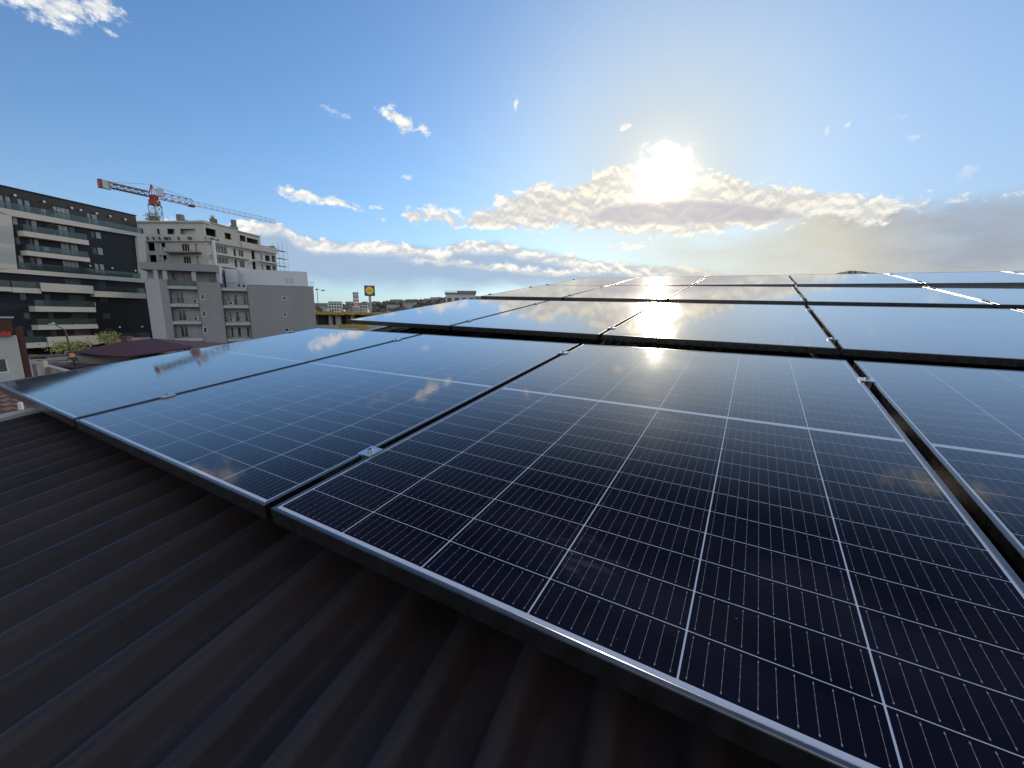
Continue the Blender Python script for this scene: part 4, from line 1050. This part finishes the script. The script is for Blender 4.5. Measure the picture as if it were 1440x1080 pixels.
def tree(name, label, loc, h, crown, m, n, leaf, seed, droop=0., cat='tree', trunk=.14):
    rnd = random.Random(seed); t = thing(name, label, cat, loc)
    q = MB(); base = Vector((0, 0, 0)); top = Vector((rnd.uniform(-.15, .15), 0, h * .62)); q.bar(base, top, trunk, 8, trunk * .55)
    ends = []
    for k in range(9):
        a = k * 2.4; s = top.lerp(base, rnd.uniform(0, .3)); e = top + Vector((math.cos(a) * crown[0] * rnd.uniform(.4, .85), math.sin(a) * crown[0] * rnd.uniform(.4, .85), rnd.uniform(.1, .9) * crown[1])); q.bar(s, e, trunk * .4, 6, trunk * .12); ends.append(e)
    q.build('trunk', M['bark'], t)
    q = MB()
    for k in range(n):
        e = rnd.choice(ends); c = e + Vector((rnd.gauss(0, crown[0] * .26), rnd.gauss(0, crown[0] * .26), rnd.gauss(0, crown[1] * .22) - droop * abs(rnd.gauss(0, 1)) * (Vector((e.x, e.y)).length / crown[0])))
        a = Vector((rnd.gauss(0, 1), rnd.gauss(0, 1), rnd.gauss(0, 1) - droop)).normalized() * leaf * rnd.uniform(.6, 1.3); b = a.orthogonal().normalized() * leaf * .5
        q.face([c - a, c + b, c + a, c - b])
    q.build('crown', m, t, recalc=False)
    return t
tree('tree', 'small yellow green tree with spreading crown beside the street lamp', (-65.3, 60, 0), 5.9, (2.0, 1.1), M['leafy'], 950, .17, 4, .35)
tree('tree', 'small yellow green tree behind the ridge of the maroon roof', (-69.2, 70, 0), 6.6, (1.4, 1.7), M['leafy'], 700, .16, 9, .3)
tree('bush', 'orange and green bush in front of the maroon roof', (-36.4, 40.5, 0), 3.9, (1.5, 1.0), M['leafo'], 900, .12, 12, 0, 'bush', .1)
tree('bush', 'dark green bush at the foot of the maroon house', (-39.5, 42.5, 0), 3.2, (1.3, .8), M['leafg'], 700, .12, 15, 0, 'bush', .1)
def tile_roof_house():
    t = thing('house', 'neighbouring house with brown clay tile roof just beyond the roof edge', 'house', (-16.5, 12.0, 0), R(18))
    q = MB(); gable_tile(q, (-9, -4.6, 4.9), (1.5, -4.6, 4.9), (1.5, 2.4, 6.05), (-9, 2.4, 6.05), 34, 16, .045); q.build('roof', M['browntile'], t)
    q = MB(); gable_tile(q, (1.5, 9.0, 4.9), (-9, 9.0, 4.9), (-9, 2.4, 6.05), (1.5, 2.4, 6.05), 34, 16, .045); q.build('rear_roof', M['browntile'], t)
    q = MB(); q.box(-8.5, 1.0, -4.0, 8.5, 0, 4.85); q.build('wall', M['oldwall'], t)
    q = MB(); q.box(1.51, 1.59, -.55, -.47, 3.5, 5.95); p_ = q.build('gable_post', M['white'], t)
tile_roof_house()

# ------------------------------------------------------------------ far town
def far_block(name, label, cat, x, y, z, w, d, h, m, rz, roof='flat', group=None, win=True, floors=5):
    t = thing(name, label, cat, (x, y, z), rz, group)
    q = MB(); q.box(-w / 2, w / 2, -d / 2, d / 2, -12, h); q.build('wall', m, t)
    if roof == 'flat':
        q = MB(); q.box(-w / 2 - .3, w / 2 + .3, -d / 2 - .3, d / 2 + .3, h, h + .6); q.build('roof', M['concd'], t)
    else:
        q = MB(); q.prism([(-w / 2 - .5, h), (w / 2 + .5, h), (0, h + w * .32)], -d / 2 - .5, d / 2 + .5); q.build('roof', M['cityroof'], t)
    if win:
        q = MB(); n = max(2, int(w / 2.4))
        for f in range(floors):
            zz = h - (f + .75) * h / floors
            for k in range(n):
                c = -w / 2 + (k + .5) * w / n; q.box(c - .75, c + .75, -d / 2 - .06, -d / 2 + .01, zz - .7, zz + .8)
        q.build('windows', M['pane'], t)
    return t
far_block('tower_block', 'white tower block in the far town, left of the totem sign', 'building', -171, 400, 0, 12, 10, 22, M['white'], R(20), floors=8)
far_block('apartment_building', 'pale grey apartment slab in the far town, between the two signs', 'building', -146, 400, 0, 12, 10, 19.5, M['citywall2'], R(15), floors=7)
far_block('apartment_building', 'grey apartment slab in the far town, just left of the totem sign', 'building', -160, 420, 0, 9, 10, 19.5, M['citywall'], R(15), floors=7)
t = far_block('apartment_building', 'terraced apartment building peeking over the second panel row', 'building', -18.6, 150, 0, 10.2, 9, 16.2, M['citywall2'], R(6), floors=6)
q = MB(); q.box(-1.2, 5.6, -3, 3, 16.8, 17.5); q.build('penthouse', M['concd'], t)
q = MB()
for k in range(16): q.box(-5.3 + k * .7, -5.2 + k * .7, -4.75, -4.7, 16.2, 17.2)
q.box(-5.4, 5.4, -4.76, -4.7, 17.2, 17.3); q.build('roof_railing', M['csteel'], t)
rnd = random.Random(31)
def hz(az): return 16 + 34 * max(0, min(1, (az + 34) / 26.))
for k in range(130):
    az = rnd.uniform(-31.5, -2.5); fr = rnd.uniform(-.85, -.05); d = 1100 + 420 * fr
    zf = 0.42 + (fr + .7) / .35 * .38 if fr > -.7 else .42 * (fr + 1) / .3
    zf = min(1, max(0, zf)) if fr < -.35 else .8 + (fr + .35) / .35 * .2
    x, y = polar(az, d); kind = rnd.random()
    if kind < .45: far_block('town_house', 'small gabled house among the roofs on the far hillside', 'house', x, y, hz(az) * zf - 1, rnd.uniform(9, 14), 10, rnd.uniform(6, 9), M['citywall2'] if rnd.random() < .5 else M['citywall'], rnd.uniform(-.6, .6), 'gable', 'gabled houses on the far hillside', False)
    else: far_block('town_block', 'flat roofed block of flats in rows on the far hillside', 'building', x, y, hz(az) * zf - 1, rnd.uniform(12, 26), 12, rnd.uniform(7, 14), M['citywall2'] if rnd.random() < .4 else M['citywall'], rnd.uniform(-.5, .5), 'flat', 'flats on the far hillside', True, 5)
# woods on the hillside
q = MB()
for k in range(1700):
    az = rnd.uniform(-34, 0); fr = rnd.uniform(-.95, .1); d = 1100 + 420 * fr
    zf = (.42 * (fr + 1) / .3) if fr < -.7 else (.42 + (fr + .7) / .35 * .38 if fr < -.35 else min(1, .8 + (fr + .35) / .35 * .2))
    x, y = polar(az, d); z = hz(az) * zf; r = rnd.uniform(2.5, 5.5); h = rnd.uniform(5, 11)
    b = [(x + r * math.cos(a_) * rnd.uniform(.7, 1.2), y + r * math.sin(a_), z + h * rnd.uniform(.35, .6)) for a_ in (0, 1.26, 2.5, 3.8, 5.0)]
    for i in range(5):
        q.face([b[i], b[(i + 1) % 5], (x, y, z + h)]); q.face([b[(i + 1) % 5], b[i], (x, y, z - 1)])
tag(q.build('hillside_woods', M['hill'], recalc=False), 'dark woods between the houses of the far hillside', 'woods', kind='stuff')
